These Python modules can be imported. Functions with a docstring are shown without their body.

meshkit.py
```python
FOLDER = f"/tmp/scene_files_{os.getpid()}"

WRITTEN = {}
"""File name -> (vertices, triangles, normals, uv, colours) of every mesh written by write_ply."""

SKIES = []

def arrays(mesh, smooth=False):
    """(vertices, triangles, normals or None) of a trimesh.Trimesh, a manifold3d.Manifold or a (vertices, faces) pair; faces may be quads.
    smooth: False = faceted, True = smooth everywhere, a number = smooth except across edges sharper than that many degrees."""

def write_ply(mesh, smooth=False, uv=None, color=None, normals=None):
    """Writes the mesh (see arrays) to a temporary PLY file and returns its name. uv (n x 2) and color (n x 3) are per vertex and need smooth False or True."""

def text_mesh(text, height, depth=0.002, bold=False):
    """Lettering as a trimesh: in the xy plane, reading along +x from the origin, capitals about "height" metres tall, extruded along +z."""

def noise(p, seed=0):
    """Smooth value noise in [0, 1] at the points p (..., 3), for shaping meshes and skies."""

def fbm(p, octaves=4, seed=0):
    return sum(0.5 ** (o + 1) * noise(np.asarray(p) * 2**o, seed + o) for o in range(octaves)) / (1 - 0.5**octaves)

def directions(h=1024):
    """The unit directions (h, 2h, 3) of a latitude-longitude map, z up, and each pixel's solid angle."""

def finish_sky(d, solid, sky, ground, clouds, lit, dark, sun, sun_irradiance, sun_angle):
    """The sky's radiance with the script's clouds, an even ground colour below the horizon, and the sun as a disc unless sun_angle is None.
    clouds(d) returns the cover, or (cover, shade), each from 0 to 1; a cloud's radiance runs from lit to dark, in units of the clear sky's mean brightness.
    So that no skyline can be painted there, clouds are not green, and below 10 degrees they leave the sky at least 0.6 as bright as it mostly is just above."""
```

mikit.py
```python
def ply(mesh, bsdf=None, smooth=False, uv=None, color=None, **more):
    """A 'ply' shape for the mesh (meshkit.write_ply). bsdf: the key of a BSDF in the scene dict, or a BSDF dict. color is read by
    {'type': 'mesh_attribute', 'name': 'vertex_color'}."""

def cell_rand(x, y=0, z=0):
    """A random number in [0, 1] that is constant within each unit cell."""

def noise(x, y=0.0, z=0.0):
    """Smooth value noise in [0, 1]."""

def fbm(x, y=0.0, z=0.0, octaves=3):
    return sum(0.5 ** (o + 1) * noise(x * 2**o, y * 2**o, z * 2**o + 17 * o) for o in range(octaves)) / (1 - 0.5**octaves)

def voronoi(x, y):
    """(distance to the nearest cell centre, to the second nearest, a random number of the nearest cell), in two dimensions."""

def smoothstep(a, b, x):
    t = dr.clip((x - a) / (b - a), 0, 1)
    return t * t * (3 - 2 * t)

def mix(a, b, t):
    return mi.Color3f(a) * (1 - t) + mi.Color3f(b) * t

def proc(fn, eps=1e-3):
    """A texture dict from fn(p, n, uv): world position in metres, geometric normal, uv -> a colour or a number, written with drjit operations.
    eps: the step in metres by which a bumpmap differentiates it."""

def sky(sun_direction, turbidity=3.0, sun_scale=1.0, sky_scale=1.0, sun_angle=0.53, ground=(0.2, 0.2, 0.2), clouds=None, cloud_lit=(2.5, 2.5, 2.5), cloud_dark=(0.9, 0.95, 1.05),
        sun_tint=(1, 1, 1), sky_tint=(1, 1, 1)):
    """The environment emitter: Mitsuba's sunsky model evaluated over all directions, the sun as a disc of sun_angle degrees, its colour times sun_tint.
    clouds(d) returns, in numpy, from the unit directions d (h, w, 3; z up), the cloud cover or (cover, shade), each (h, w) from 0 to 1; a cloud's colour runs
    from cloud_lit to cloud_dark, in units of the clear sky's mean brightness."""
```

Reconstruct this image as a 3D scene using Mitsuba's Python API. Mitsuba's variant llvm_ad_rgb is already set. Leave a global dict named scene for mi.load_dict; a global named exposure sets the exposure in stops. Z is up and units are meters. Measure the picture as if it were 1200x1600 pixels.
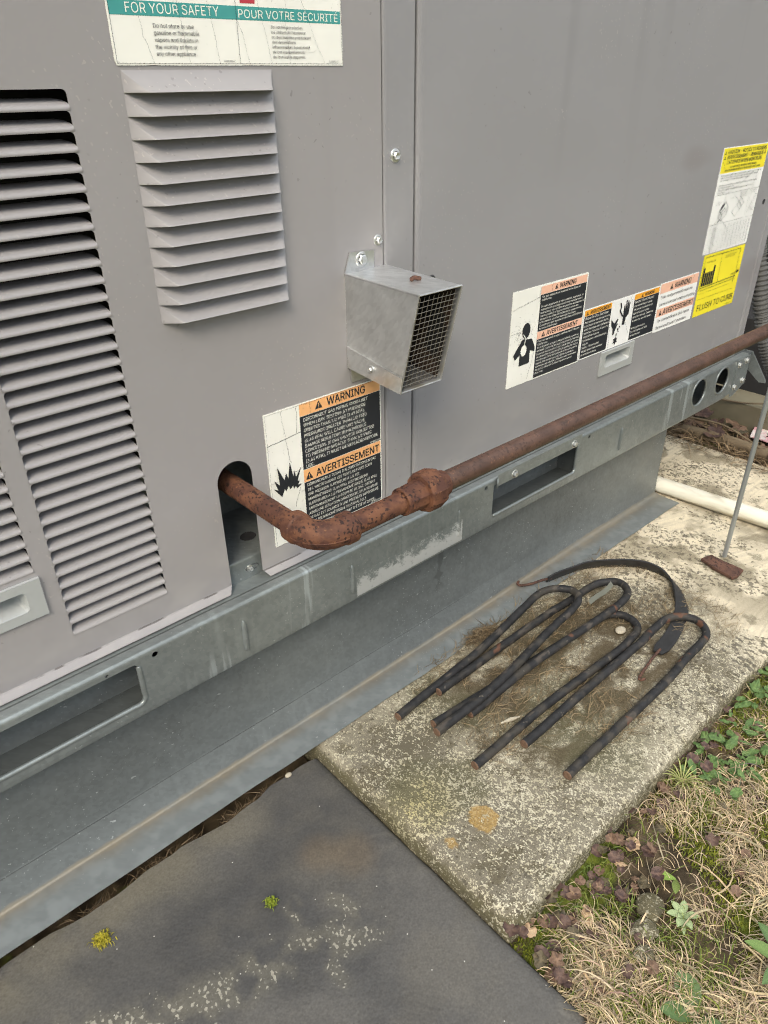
import math, random
import numpy as np, trimesh, mitsuba as mi, drjit as dr
import mikit, meshkit
from mikit import noise, fbm, voronoi, smoothstep, mix, proc
from shapely.geometry import Polygon, box as sbox, Point
from shapely.ops import unary_union
T = mi.ScalarTransform4f
rng = np.random.default_rng(7); random.seed(7)
scene, labels = {'type': 'scene'}, {}

# ---------------------------------------------------------------- camera, sky, exposure
CAM = np.array([-0.79079, -0.80627, 1.00579])
FWD = np.array([0.573251, 0.640986, -0.510411]); UP = np.array([0.348804, 0.372764, 0.859874])
scene['camera'] = {'type': 'perspective', 'fov': 55.466, 'fov_axis': 'x', 'near_clip': 0.02, 'far_clip': 500.0,
                   'to_world': T().look_at(origin=CAM.tolist(), target=(CAM + FWD).tolist(), up=UP.tolist())}
def overcast(d):
    # the standard overcast sky: about three times as bright overhead as at the horizon
    return np.ones(d.shape[:2]), 1 - np.clip(d[..., 2], 0, 1) * 0.95 - 0.10 * (meshkit.fbm(d * 2.2, 3, 4) - 0.5)
scene['sky'] = mikit.sky((-0.62, -0.50, 0.72), turbidity=3, sun_scale=0.32, sun_angle=24, clouds=overcast, ground=(0.14, 0.135, 0.10), cloud_lit=(3.16, 3.33, 3.55), cloud_dark=(1.05, 1.11, 1.2), sun_tint=(0.93, 1.0, 1.10))
exposure = 2.78

# ---------------------------------------------------------------- materials
_ROT = [np.linalg.qr(np.random.default_rng(100 + i).normal(size=(3, 3)))[0] for i in range(6)]
def iso(p, s, seed=0.0, octaves=1):
    """value noise on turned axes, so that no grid shows"""
    out, tot = 0.0, 0.0
    for o in range(octaves):
        m = _ROT[(o + int(seed)) % 6] * (s * 2 ** o); w = 0.5 ** o
        out = out + w * noise(p.x * m[0, 0] + p.y * m[0, 1] + p.z * m[0, 2] + seed * 3.7 + 11 * o, p.x * m[1, 0] + p.y * m[1, 1] + p.z * m[1, 2] + seed * 1.3, p.x * m[2, 0] + p.y * m[2, 1] + p.z * m[2, 2] + 5 * o)
        tot += w
    return out / tot
def ref(k): return {'type': 'ref', 'id': k}
def prin(key, col, rough=0.5, metal=0.0, spec=0.5, bump=None, bscale=1.0, **kw):
    b = {'type': 'principled', 'base_color': col if isinstance(col, dict) else {'type': 'rgb', 'value': list(col)}, 'roughness': rough, 'metallic': metal, 'specular': spec, **kw}
    if bump is not None: b = {'type': 'bumpmap', 'arbitrary': bump, 'scale': bscale, 'bsdf': b}
    scene[key] = {'type': 'twosided', 'bsdf': b}

def c_paint(p, n, uv):
    a = fbm(p.x * 2.2 + 3, p.y * 2.2, p.z * 2.6, 3) - 0.5
    c = mix((0.288, 0.277, 0.281), (0.256, 0.254, 0.265), smoothstep(-0.066, -0.060, p.x)) * (1 + 0.12 * a)
    drip = noise(p.x * 45, p.y * 20, p.z * 1.6) * noise(p.x * 9, 3.0, p.z * 0.8)
    c = c * (1 - 0.07 * smoothstep(0.42, 0.8, drip))
    speck = smoothstep(0.84, 0.90, iso(p, 300, 1)) * smoothstep(0.50, 0.72, iso(p, 8, 2))
    c = mix(c, (0.40, 0.37, 0.35), 0.55 * speck)
    dark = smoothstep(0.91, 0.94, iso(p, 190, 3)) * smoothstep(0.5, 0.7, iso(p, 5, 4))
    c = mix(c, (0.15, 0.14, 0.14), 0.5 * dark)
    low = smoothstep(0.47, 0.35, p.z + 0.05 * (noise(p.x * 12, 0.0, p.z * 20) - 0.5))
    dust = low * smoothstep(0.35, 0.75, fbm(p.x * 18, p.y * 10, p.z * 26, 3))
    c = mix(c, (0.40, 0.385, 0.37), 0.40 * dust)
    scuff = smoothstep(0.0016, 0.0006, dr.abs(p.z - 0.3607 + 0.0006 * noise(p.x * 60, 0.0, 0.0))) * smoothstep(0.45, 0.62, fbm(p.x * 34, 2.0, 0.0, 4))
    c = mix(c, (0.075, 0.066, 0.062), 0.75 * scuff)
    sm = smoothstep(0.66, 0.82, fbm(p.x * 5 + 40, 1.0, p.z * 7, 2)) * smoothstep(0.2, 0.6, p.x)
    return mix(c, (0.20, 0.18, 0.18), 0.45 * sm)
prin('paint', proc(c_paint), rough=0.42, spec=0.45, bump=proc(lambda p, n, uv: iso(p, 420, 1, 2) * 0.00005 + iso(p, 4.5, 2, 2) * 0.0065, eps=1e-3), bscale=1.0)
prin('dark_and_shade', (0.03, 0.03, 0.032), rough=0.7)  # near-black for grommets, and painted-in shade for gaps, hole and interior

def galv(base, seed, white=1.0):
    def f(p, n, uv):
        _, _, r = voronoi(p.x * 190 + p.y * 120 + seed, p.z * 190 + p.y * 130 + p.x * 40)
        a = fbm(p.x * 4 + seed, p.y * 9, p.z * 9, 4)
        c = mi.Color3f(base) * (0.70 + 0.46 * a + 0.13 * (r - 0.5) + 0.24 * (iso(p, 60, seed, 4) - 0.5))
        st = smoothstep(0.56, 0.8, fbm(p.x * 70, p.y * 30 + seed, p.z * 4.0, 3)) * smoothstep(0.4, 0.75, noise(p.x * 6 + seed, p.y * 5, p.z * 2))
        c = mix(c, mi.Color3f(base) * 1.45, 0.35 * st)
        sp = smoothstep(0.86, 0.93, iso(p, 330, seed + 1)) * smoothstep(0.42, 0.7, iso(p, 11, seed + 2))
        sp = dr.maximum(sp, smoothstep(0.93, 0.96, iso(p, 140, seed + 3)) * smoothstep(0.5, 0.7, iso(p, 9, seed + 4)))
        return mix(c, (0.50, 0.53, 0.53), 0.55 * white * sp)
    return f
g_rail = galv((0.262, 0.290, 0.290), 0.0)
def c_rail(p, n, uv):
    c = g_rail(p, n, uv)
    # what is left of a peeled paper label, and mineral runs
    e = 0.012 * (noise(p.x * 60, 0.0, p.z * 60) - 0.5)
    inn = smoothstep(-0.171, -0.168, p.x) * smoothstep(0.0895, 0.087, p.x) * smoothstep(0.256, 0.258, p.z) * smoothstep(0.3035, 0.302, p.z)
    pap = inn * smoothstep(0.34, 0.72, 0.55 * iso(p, 130, 5, 3) + 0.45 * iso(p, 420, 2, 2) + 0.50 * smoothstep(0.302, 0.264, p.z + e * 2) - 0.20 + 0.16 * smoothstep(0.055, 0.085, p.x))
    c = mix(c, (0.29, 0.33, 0.33), 0.30 * inn)
    c = mix(c, (0.68, 0.70, 0.70), 0.85 * pap)
    run = smoothstep(0.56, 0.7, fbm(p.x * 95, 5.0, p.z * 6, 3)) * (smoothstep(-0.31, -0.29, p.x) * smoothstep(-0.24, -0.26, p.x) + smoothstep(0.79, 0.82, p.x) * smoothstep(0.93, 0.90, p.x) + 0.7 * smoothstep(-0.48, -0.45, p.x) * smoothstep(-0.38, -0.42, p.x) * smoothstep(0.31, 0.27, p.z))
    groove_shade = smoothstep(0.0042, 0.0018, dr.abs(p.y + 0.0163)) * smoothstep(0.340, 0.343, p.z)  # shade of the top groove, painted into the rail colour
    c = mix(c, (0.07, 0.075, 0.072), 0.7 * groove_shade)
    return mix(c, (0.50, 0.56, 0.58), 0.70 * run * smoothstep(-0.01, -0.03, p.y))
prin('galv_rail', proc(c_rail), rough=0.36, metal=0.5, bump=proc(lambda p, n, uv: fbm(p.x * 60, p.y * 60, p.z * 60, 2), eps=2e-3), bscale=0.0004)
g_curb = galv((0.172, 0.190, 0.193), 11.0)
def c_curb(p, n, uv):
    c = g_curb(p, n, uv)
    w = 0.006 * (noise(p.x * 30, 2.0, 1.0) - 0.5) + 0.003 * noise(p.x * 140, 2.0, 3.0)
    d = p.y + 0.001 + w
    flat = smoothstep(0.012, 0.005, p.z)
    tan = smoothstep(-0.028, -0.002, d) * flat * (0.35 + 0.65 * fbm(p.x * 25, p.y * 60, 0.0, 3))
    line = smoothstep(-0.007, -0.0005, d) * smoothstep(0.014, 0.008, p.z + 0.004 * noise(p.x * 70, 0.0, 0.0))
    c = mix(c, mi.Color3f(0.260, 0.285, 0.290), flat * (0.45 + 0.4 * smoothstep(0.4, 0.7, iso(p, 45, 3, 3))))
    fold = smoothstep(0.0011, 0.0004, dr.abs(p.z - 0.0505 + 0.0012 * noise(p.x * 12, 0.0, 0.0))) * smoothstep(0.35, -0.05, p.x) * (0.5 + 0.5 * noise(p.x * 30, 0.0, 2.0))
    c = mix(c, (0.055, 0.062, 0.065), 0.75 * fold * smoothstep(-0.001, 0.004, p.y))
    c = mix(c, (0.215, 0.178, 0.125), 0.70 * tan)
    c = mix(c, (0.29, 0.25, 0.185), 0.50 * line * smoothstep(0.25, 0.6, iso(p, 26, 2, 4)))
    wet = smoothstep(0.0165, 0.010, dr.abs(p.x - 0.094 + 0.006 * noise(p.z * 70, 1.0, 0.0)) + 0.010 * noise(p.z * 110, 5.0, 1.0)) * smoothstep(0.10, 0.13, p.z)
    c = mix(c, (0.09, 0.10, 0.10), 0.6 * wet * smoothstep(0.0, 0.01, p.y))
    end = smoothstep(0.55, 0.95, p.x)
    return mix(c, (0.20, 0.20, 0.175), 0.6 * end * fbm(p.x * 14, p.y * 8, p.z * 5, 3))
prin('galv_curb', proc(c_curb), rough=0.46, metal=0.35)
prin('galv_inner', proc(galv((0.100, 0.112, 0.114), 5.0, 0.3)), rough=0.5, metal=0.3)
g_h = galv((0.56, 0.57, 0.57), 31.0, 0.2)
def c_hood(p, n, uv):
    c = g_h(p, n, uv)
    st = smoothstep(0.672, 0.635, p.z + 0.01 * noise(p.x * 60, p.y * 60, p.z * 40)) * smoothstep(0.4, 0.7, fbm(p.x * 40, p.y * 40, p.z * 40, 3))
    return mix(c, (0.33, 0.27, 0.15), 0.55 * st)
prin('galv_hood', proc(c_hood), rough=0.30, metal=0.75)
prin('zinc', (0.62, 0.63, 0.62), rough=0.28, metal=0.85)
prin('handle_grey', (0.43, 0.45, 0.45), rough=0.45, metal=0.25)
prin('wire', (0.36, 0.34, 0.31), rough=0.35, metal=0.8)
prin('hood_inside', proc(lambda p, n, uv: mix((0.014, 0.013, 0.012), (0.040, 0.024, 0.015), smoothstep(0.5, 0.7, fbm(p.x * 40, p.y * 40, p.z * 20, 3)))), rough=0.8)

def rust(a, b, spot, scale=1.0):
    def f(p, n, uv):
        k = fbm(p.x * 70 * scale, p.y * 70 * scale, p.z * 70 * scale, 4)
        c = mix(a, b, smoothstep(0.3, 0.72, k))
        m = smoothstep(0.56, 0.68, iso(p, 280, 1, 2)) * (0.35 + 0.65 * smoothstep(0.36, 0.55, iso(p, 45, 2)))
        c = mix(c, spot, 0.88 * m)
        o = smoothstep(0.70, 0.8, iso(p, 380, 3, 2)) * smoothstep(0.42, 0.65, iso(p, 32, 4))
        return mix(c, (0.26, 0.115, 0.05), 0.55 * o)
    return f
rb = proc(lambda p, n, uv: fbm(p.x * 160, p.y * 160, p.z * 160, 3), eps=1e-3)
prin('rust', proc(rust((0.074, 0.031, 0.021), (0.150, 0.064, 0.034), (0.024, 0.012, 0.010))), rough=0.70, spec=0.35, bump=rb, bscale=0.0007)
r2 = rust((0.066, 0.036, 0.026), (0.100, 0.054, 0.038), (0.046, 0.027, 0.020), 0.7)
def c_rust2(p, n, uv):
    c = r2(p, n, uv)
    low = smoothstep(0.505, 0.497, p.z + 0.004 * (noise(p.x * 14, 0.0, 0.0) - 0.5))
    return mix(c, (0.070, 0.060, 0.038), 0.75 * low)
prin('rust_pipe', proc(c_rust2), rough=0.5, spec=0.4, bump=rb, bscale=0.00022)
prin('rust_plate', proc(rust((0.062, 0.032, 0.024), (0.125, 0.060, 0.040), (0.035, 0.020, 0.016))), rough=0.85, bump=rb, bscale=0.001)

def c_rod(p, n, uv):
    c = mi.Color3f(0.020, 0.020, 0.021) * (0.5 + 1.3 * iso(p, 90, 1, 3))
    c = mix(c, (0.060, 0.053, 0.043), 0.6 * smoothstep(0.50, 0.66, iso(p, 34, 3, 4)))
    c = mix(c, (0.16, 0.14, 0.11), 0.5 * smoothstep(0.72, 0.82, iso(p, 160, 2, 2)) * smoothstep(0.4, 0.6, iso(p, 25, 4)))
    m = smoothstep(0.775, 0.82, iso(p, 26, 5, 3) + 0.12 * smoothstep(0.28, 0.36, p.x) + 0.05 * (iso(p, 140, 2, 2) - 0.5))
    c = mix(c, (0.115, 0.055, 0.033), 0.85 * m)
    g = smoothstep(0.66, 0.8, fbm(p.x * 30 + 60, p.y * 80, 0.0, 3))
    return mix(c, (0.10, 0.085, 0.07), 0.6 * g)
prin('rod_black', proc(c_rod), rough=0.62, spec=0.3, bump=rb, bscale=0.0010)
prin('rod_end', proc(lambda p, n, uv: mix((0.065, 0.038, 0.026), (0.20, 0.12, 0.075), iso(p, 260, 1, 3))), rough=0.85)
prin('strap_black', proc(lambda p, n, uv: mi.Color3f(0.019, 0.019, 0.020) * (0.7 + 0.8 * fbm(p.x * 80, p.y * 80, p.z * 80, 3))), rough=0.55)

def c_conc(p, n, uv):
    big = fbm(p.x * 5.0, p.y * 5.0, 1.0, 4)
    c = mix((0.168, 0.150, 0.112), (0.275, 0.250, 0.188), smoothstep(0.3, 0.7, big))
    mid = iso(p, 40, 2, 4)
    c = mix(c, (0.105, 0.090, 0.058), 0.75 * smoothstep(0.50, 0.66, mid))
    cover = 0.30 + 0.70 * smoothstep(0.34, 0.62, iso(p, 9, 3, 4) + 0.07 * smoothstep(-0.15, 0.35, p.x))
    sp = 0.38 * iso(p, 390, 1) + 0.36 * iso(p, 760, 2) + 0.26 * iso(p, 170, 3)
    th = 0.610 - 0.125 * cover
    ps = smoothstep(th - 0.02, th + 0.13, sp)
    c = mix(c, mix((0.42, 0.38, 0.26), (0.68, 0.64, 0.51), iso(p, 60, 4, 2)), 0.80 * ps)
    pit = smoothstep(0.34, 0.25, 0.5 * iso(p, 330, 5) + 0.5 * iso(p, 150, 1))
    c = mix(c, (0.07, 0.060, 0.038), 0.75 * pit * (1 - ps))
    fine = iso(p, 700, 3)
    c = c * (0.74 + 0.52 * fine)
    # bare, paler broom-finished concrete to the right
    bare = smoothstep(0.44, 0.70, iso(p, 4, 2, 3) + 0.50 * smoothstep(0.34, 0.66, p.x) - 0.14) * smoothstep(0.1, 0.35, p.x)
    br = noise(p.x * 12, p.y * 230 + 40 * noise(p.x * 3, 0.0, 0.0), 0.0)
    c = mix(c, mi.Color3f(0.66, 0.585, 0.44) * (0.78 + 0.26 * br + 0.14 * fine), 0.82 * bare * (1 - 0.6 * smoothstep(0.55, 0.7, mid)))
    ac = smoothstep(0.47, 0.62, iso(p, 9, 5, 3) + 0.04 * smoothstep(0.3, 0.6, p.x)) * (0.25 + 0.75 * smoothstep(0.1, 0.45, p.x))
    alg = smoothstep(0.67 - 0.16 * ac, 0.80 - 0.16 * ac, 0.6 * iso(p, 130, 4) + 0.4 * iso(p, 290, 2)) * smoothstep(0.05, 0.3, ac)
    c = mix(c, (0.060, 0.054, 0.042), 0.70 * alg)
    film = smoothstep(0.50, 0.64, iso(p, 13, 1, 4)) * smoothstep(0.5, 0.75, p.x)
    c = mix(c, mi.Color3f(0.135, 0.115, 0.075) * (0.6 + 0.8 * fine), 0.65 * film)
    edg = smoothstep(0.16, 0.0, dr.abs(p.x - 1.02) ) * smoothstep(0.15, -0.25, p.y) * smoothstep(0.40, 0.62, iso(p, 14, 1, 4))
    c = mix(c, (0.075, 0.065, 0.045), 0.7 * edg)
    # dirt under the bars, dark stains, ochre lichens
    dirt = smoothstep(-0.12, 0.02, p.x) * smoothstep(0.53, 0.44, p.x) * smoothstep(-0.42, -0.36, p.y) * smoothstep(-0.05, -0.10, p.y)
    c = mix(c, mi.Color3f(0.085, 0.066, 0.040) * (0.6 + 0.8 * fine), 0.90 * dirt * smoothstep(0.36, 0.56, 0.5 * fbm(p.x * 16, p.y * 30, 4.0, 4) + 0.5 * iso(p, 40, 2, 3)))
    c = mix(c, (0.10, 0.088, 0.06), 0.70 * smoothstep(0.11, 0.02, dr.sqrt(dr.square(p.x + 0.16) + dr.square((p.y + 0.155) * 1.3)) + 0.05 * (mid - 0.5)) * smoothstep(0.75, 0.5, ps))
    ye = (0.15 + 0.75 * ps) * smoothstep(0.085, 0.01, dr.sqrt(dr.square(p.x + 0.235) + dr.square(p.y + 0.265)) + 0.03 * (mid - 0.5))
    c = mix(c, mi.Color3f(0.50, 0.42, 0.15) * (0.6 + 0.7 * fine), 0.62 * ye)
    ol = smoothstep(0.42, 0.64, iso(p, 8, 1, 5)) * smoothstep(0.38, 0.05, p.x)
    c = mix(c, mi.Color3f(0.095, 0.090, 0.050) * (0.7 + 0.6 * fine), 0.68 * ol * (1 - 0.55 * ps))
    for cx, cy, rr in ((-0.181, -0.352, 0.024), (-0.247, -0.348, 0.0095)):
        d = dr.sqrt(dr.square(p.x - cx) + dr.square(p.y - cy)) + 0.016 * (iso(p, 110, 5, 3) - 0.5)
        c = mix(c, mi.Color3f(0.33, 0.21, 0.065) * (0.7 + 0.6 * fine), 0.85 * smoothstep(rr + 0.003, rr - 0.003, d) * (1 - 0.85 * ps * smoothstep(rr * 0.55, rr * 0.25, d)) * (0.7 + 0.3 * fine))
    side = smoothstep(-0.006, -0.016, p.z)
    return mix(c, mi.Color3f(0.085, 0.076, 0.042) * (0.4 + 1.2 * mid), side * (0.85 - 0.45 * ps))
prin('concrete', proc(c_conc), rough=0.92, spec=0.2, bump=proc(lambda p, n, uv: iso(p, 150, 1, 4), eps=8e-4), bscale=0.0032)

def c_mat(p, n, uv):
    a = iso(p, 6, 4, 5)
    c = mix((0.058, 0.057, 0.056), (0.094, 0.090, 0.083), smoothstep(0.34, 0.68, a))
    d = smoothstep(0.45, 0.66, iso(p, 11, 2, 5))
    c = mix(c, (0.125, 0.114, 0.092), 0.30 * d)
    ln = smoothstep(0.03, 0.0, dr.abs(iso(p, 9, 1, 3) - 0.5)) * smoothstep(0.45, 0.6, iso(p, 4, 3, 2))
    c = mix(c, (0.15, 0.14, 0.12), 0.35 * ln)
    edge = smoothstep(-0.17, -0.07, p.y) * smoothstep(0.3, 0.6, iso(p, 10, 5, 3)) * smoothstep(-0.32, -0.55, p.x)
    c = mix(c, (0.165, 0.148, 0.108), 0.6 * edge)
    for cx, cy, rr in ((-0.403, -0.213, 0.045), (-0.362, -0.250, 0.05)):
        dd = dr.sqrt(dr.square(p.x - cx) + dr.square(p.y - cy)) + 0.03 * (a - 0.5)
        c = mix(c, (0.140, 0.102, 0.060), 0.38 * smoothstep(rr, 0.2 * rr, dd))
    z1 = smoothstep(0.050, 0.01, dr.abs(p.y + 0.285 + 0.35 * (p.x + 0.6) + 0.07 * (noise(p.x * 11, 4.0, 0.0) - 0.5))) * smoothstep(-0.86, -0.74, p.x) * smoothstep(-0.36, -0.46, p.x)
    z2 = smoothstep(0.022, 0.003, dr.abs(p.x + 0.487 - 0.10 * (p.y + 0.3))) * smoothstep(-0.42, -0.36, p.y) * smoothstep(-0.22, -0.25, p.y)
    z3 = smoothstep(0.022, 0.003, dr.abs(p.x + 0.425 + 0.25 * (p.y + 0.3))) * smoothstep(-0.40, -0.34, p.y) * smoothstep(-0.23, -0.26, p.y)
    zz = dr.maximum(dr.maximum(z1, 0.85 * z2), 0.8 * z3) * smoothstep(0.34, 0.60, iso(p, 30, 3, 3))
    c = mix(c, (0.14, 0.13, 0.10), 0.5 * zz)
    sp = 0.60 * iso(p, 270, 1) + 0.30 * iso(p, 420, 2) + 0.10 * iso(p, 90, 3)
    li = smoothstep(0.77 - 0.22 * zz, 0.90 - 0.22 * zz, sp)
    c = mix(c, (0.38, 0.36, 0.30), 0.62 * li * smoothstep(0.05, 0.35, zz))
    g1, g2, q = voronoi(p.x * 30 + 3 + p.y * 9, p.y * 30 - p.x * 8)
    c = mix(c, (0.50, 0.48, 0.44), 0.8 * smoothstep(0.036, 0.018, g1) * smoothstep(0.86, 0.87, q))
    return c * (0.84 + 0.32 * iso(p, 480, 2))
prin('mat_rubber', proc(c_mat), rough=0.58, spec=0.4, bump=proc(lambda p, n, uv: iso(p, 300, 1, 2) + 2.2 * iso(p, 26, 2, 3), eps=1e-3), bscale=0.0009)

def c_soil(p, n, uv):
    a = fbm(p.x * 30, p.y * 30, 0.0, 4)
    c = mix((0.045, 0.034, 0.022), (0.12, 0.09, 0.055), smoothstep(0.3, 0.7, a))
    m = smoothstep(0.50, 0.60, fbm(p.x * 8 + 50, p.y * 8, 0.0, 4))
    c = mix(c, mi.Color3f(0.13, 0.16, 0.025) * (0.4 + 1.2 * noise(p.x * 160, p.y * 160, 0.0)), 0.85 * m)
    far = smoothstep(1.5, 6.0, dr.sqrt(dr.square(p.x) + dr.square(p.y)))
    return mix(c, mix((0.15, 0.13, 0.06), (0.09, 0.11, 0.035), fbm(p.x * 2, p.y * 2, 0.0, 4)), far)
prin('soil', proc(c_soil), rough=0.95, spec=0.15, bump=proc(lambda p, n, uv: fbm(p.x * 90, p.y * 90, p.z * 90, 4), eps=1e-3), bscale=0.006)
vc = {'type': 'mesh_attribute', 'name': 'vertex_color'}
scene['foliage'] = {'type': 'twosided', 'bsdf': {'type': 'principled', 'base_color': vc, 'roughness': 0.6, 'specular': 0.3}}
for k, c, h, t in (('label_white', (0.80, 0.80, 0.745), 0, 1), ('label_white2', (0.80, 0.805, 0.79), 0, 1), ('label_orange', (0.80, 0.43, 0.19), 0, 1), ('label_peach', (0.78, 0.47, 0.34), 0, 1),
                   ('label_amber', (0.78, 0.36, 0.035), 0, 1), ('label_black', (0.017, 0.020, 0.026), 0, 1), ('label_teal', (0.055, 0.30, 0.285), 0, 1), ('label_yellow', (0.82, 0.71, 0.035), 0, 1), ('label_red', (0.45, 0.04, 0.06), 0, 1)):
    def f(p, n, uv, c=c): return mi.Color3f(c) * (0.93 + 0.12 * fbm(p.x * 14, p.y * 14, p.z * 14, 3)) * (1 - 0.25 * smoothstep(0.84, 0.9, iso(p, 330, 1)) * smoothstep(0.5, 0.7, iso(p, 30, 2)))
    prin(k, proc(f), rough=0.40, spec=0.4)
prin('pvc_white', proc(lambda p, n, uv: mix((0.70, 0.68, 0.58), (0.40, 0.36, 0.26), smoothstep(0.55, 0.95, fbm(p.x * 20, p.y * 14, p.z * 60, 3) + 0.5 * smoothstep(0.02, 0.0, p.z)))), rough=0.4)
prin('conduit_grey', (0.15, 0.15, 0.147), rough=0.5, metal=0.4)
prin('stake_galv', (0.36, 0.38, 0.38), rough=0.4, metal=0.6)
prin('unit_far', proc(lambda p, n, uv: mi.Color3f(0.085, 0.098, 0.092) * (0.8 + 0.4 * fbm(p.x * 4, p.y * 4, p.z * 4, 3))), rough=0.6)
prin('black_base', (0.022, 0.022, 0.024), rough=0.75)
prin('concrete_old', proc(lambda p, n, uv: mix((0.13, 0.115, 0.075), (0.22, 0.20, 0.14), fbm(p.x * 14, p.y * 14, p.z * 14, 4))), rough=0.95)
prin('wood', proc(lambda p, n, uv: mix((0.10, 0.072, 0.045), (0.21, 0.165, 0.105), fbm(p.x * 40, p.y * 12, p.z * 60, 3))), rough=0.9)
prin('paper_pink', proc(lambda p, n, uv: mix((0.72, 0.62, 0.58), (0.70, 0.40, 0.42), smoothstep(0.4, 0.6, noise(p.x * 60, p.y * 60, 0.0)))), rough=0.6)
prin('stone', proc(lambda p, n, uv: mix((0.30, 0.26, 0.19), (0.50, 0.46, 0.37), iso(p, 150, 1, 3))), rough=0.9)

# ---------------------------------------------------------------- mesh helpers
def extr(poly, y0, y1):
    """shapely polygon in (x, z) -> solid between y0 (front) and y1 (back)"""
    out = []
    for g in getattr(poly, 'geoms', [poly]):
        if g.is_empty: continue
        m = trimesh.creation.extrude_polygon(g, abs(y1 - y0), engine='earcut')
        v = m.vertices.copy(); m.vertices = np.stack([v[:, 0], max(y0, y1) - v[:, 2], v[:, 1]], 1)
        out.append(m)
    m = trimesh.util.concatenate(out); return m
def extz(poly, z0, z1):
    m = trimesh.creation.extrude_polygon(poly, z1 - z0, engine='earcut'); m.vertices[:, 2] += z0; return m
def rrect(x0, x1, z0, z1, r=0.004, n=5): return sbox(x0 + r, z0 + r, x1 - r, z1 - r).buffer(r, quad_segs=n)
def bx(x0, x1, y0, y1, z0, z1, b=0.0):
    m = trimesh.creation.box(extents=(x1 - x0, y1 - y0, z1 - z0)); m.vertices += ((x0 + x1) / 2, (y0 + y1) / 2, (z0 + z1) / 2); return m
def sweepx(prof, x0, x1, closed=False, n=1):
    """open profile [(y, z)] swept along x"""
    p = np.array(prof, float); xs = np.linspace(x0, x1, n + 1); k = len(p)
    v = np.concatenate([np.column_stack([np.full(k, x), p]) for x in xs]); f = []
    for s in range(n):
        for i in range(k - 1 + closed):
            a, b = s * k + i, s * k + (i + 1) % k
            f += [[a, b, b + k], [a, b + k, a + k]]
    return trimesh.Trimesh(v, f, process=False)
def sweepz(prof, z0, z1):
    m = sweepx(prof, z0, z1); v = m.vertices.copy(); m.vertices = v[:, [1, 2, 0]]; return m   # profile (x, y)
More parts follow.
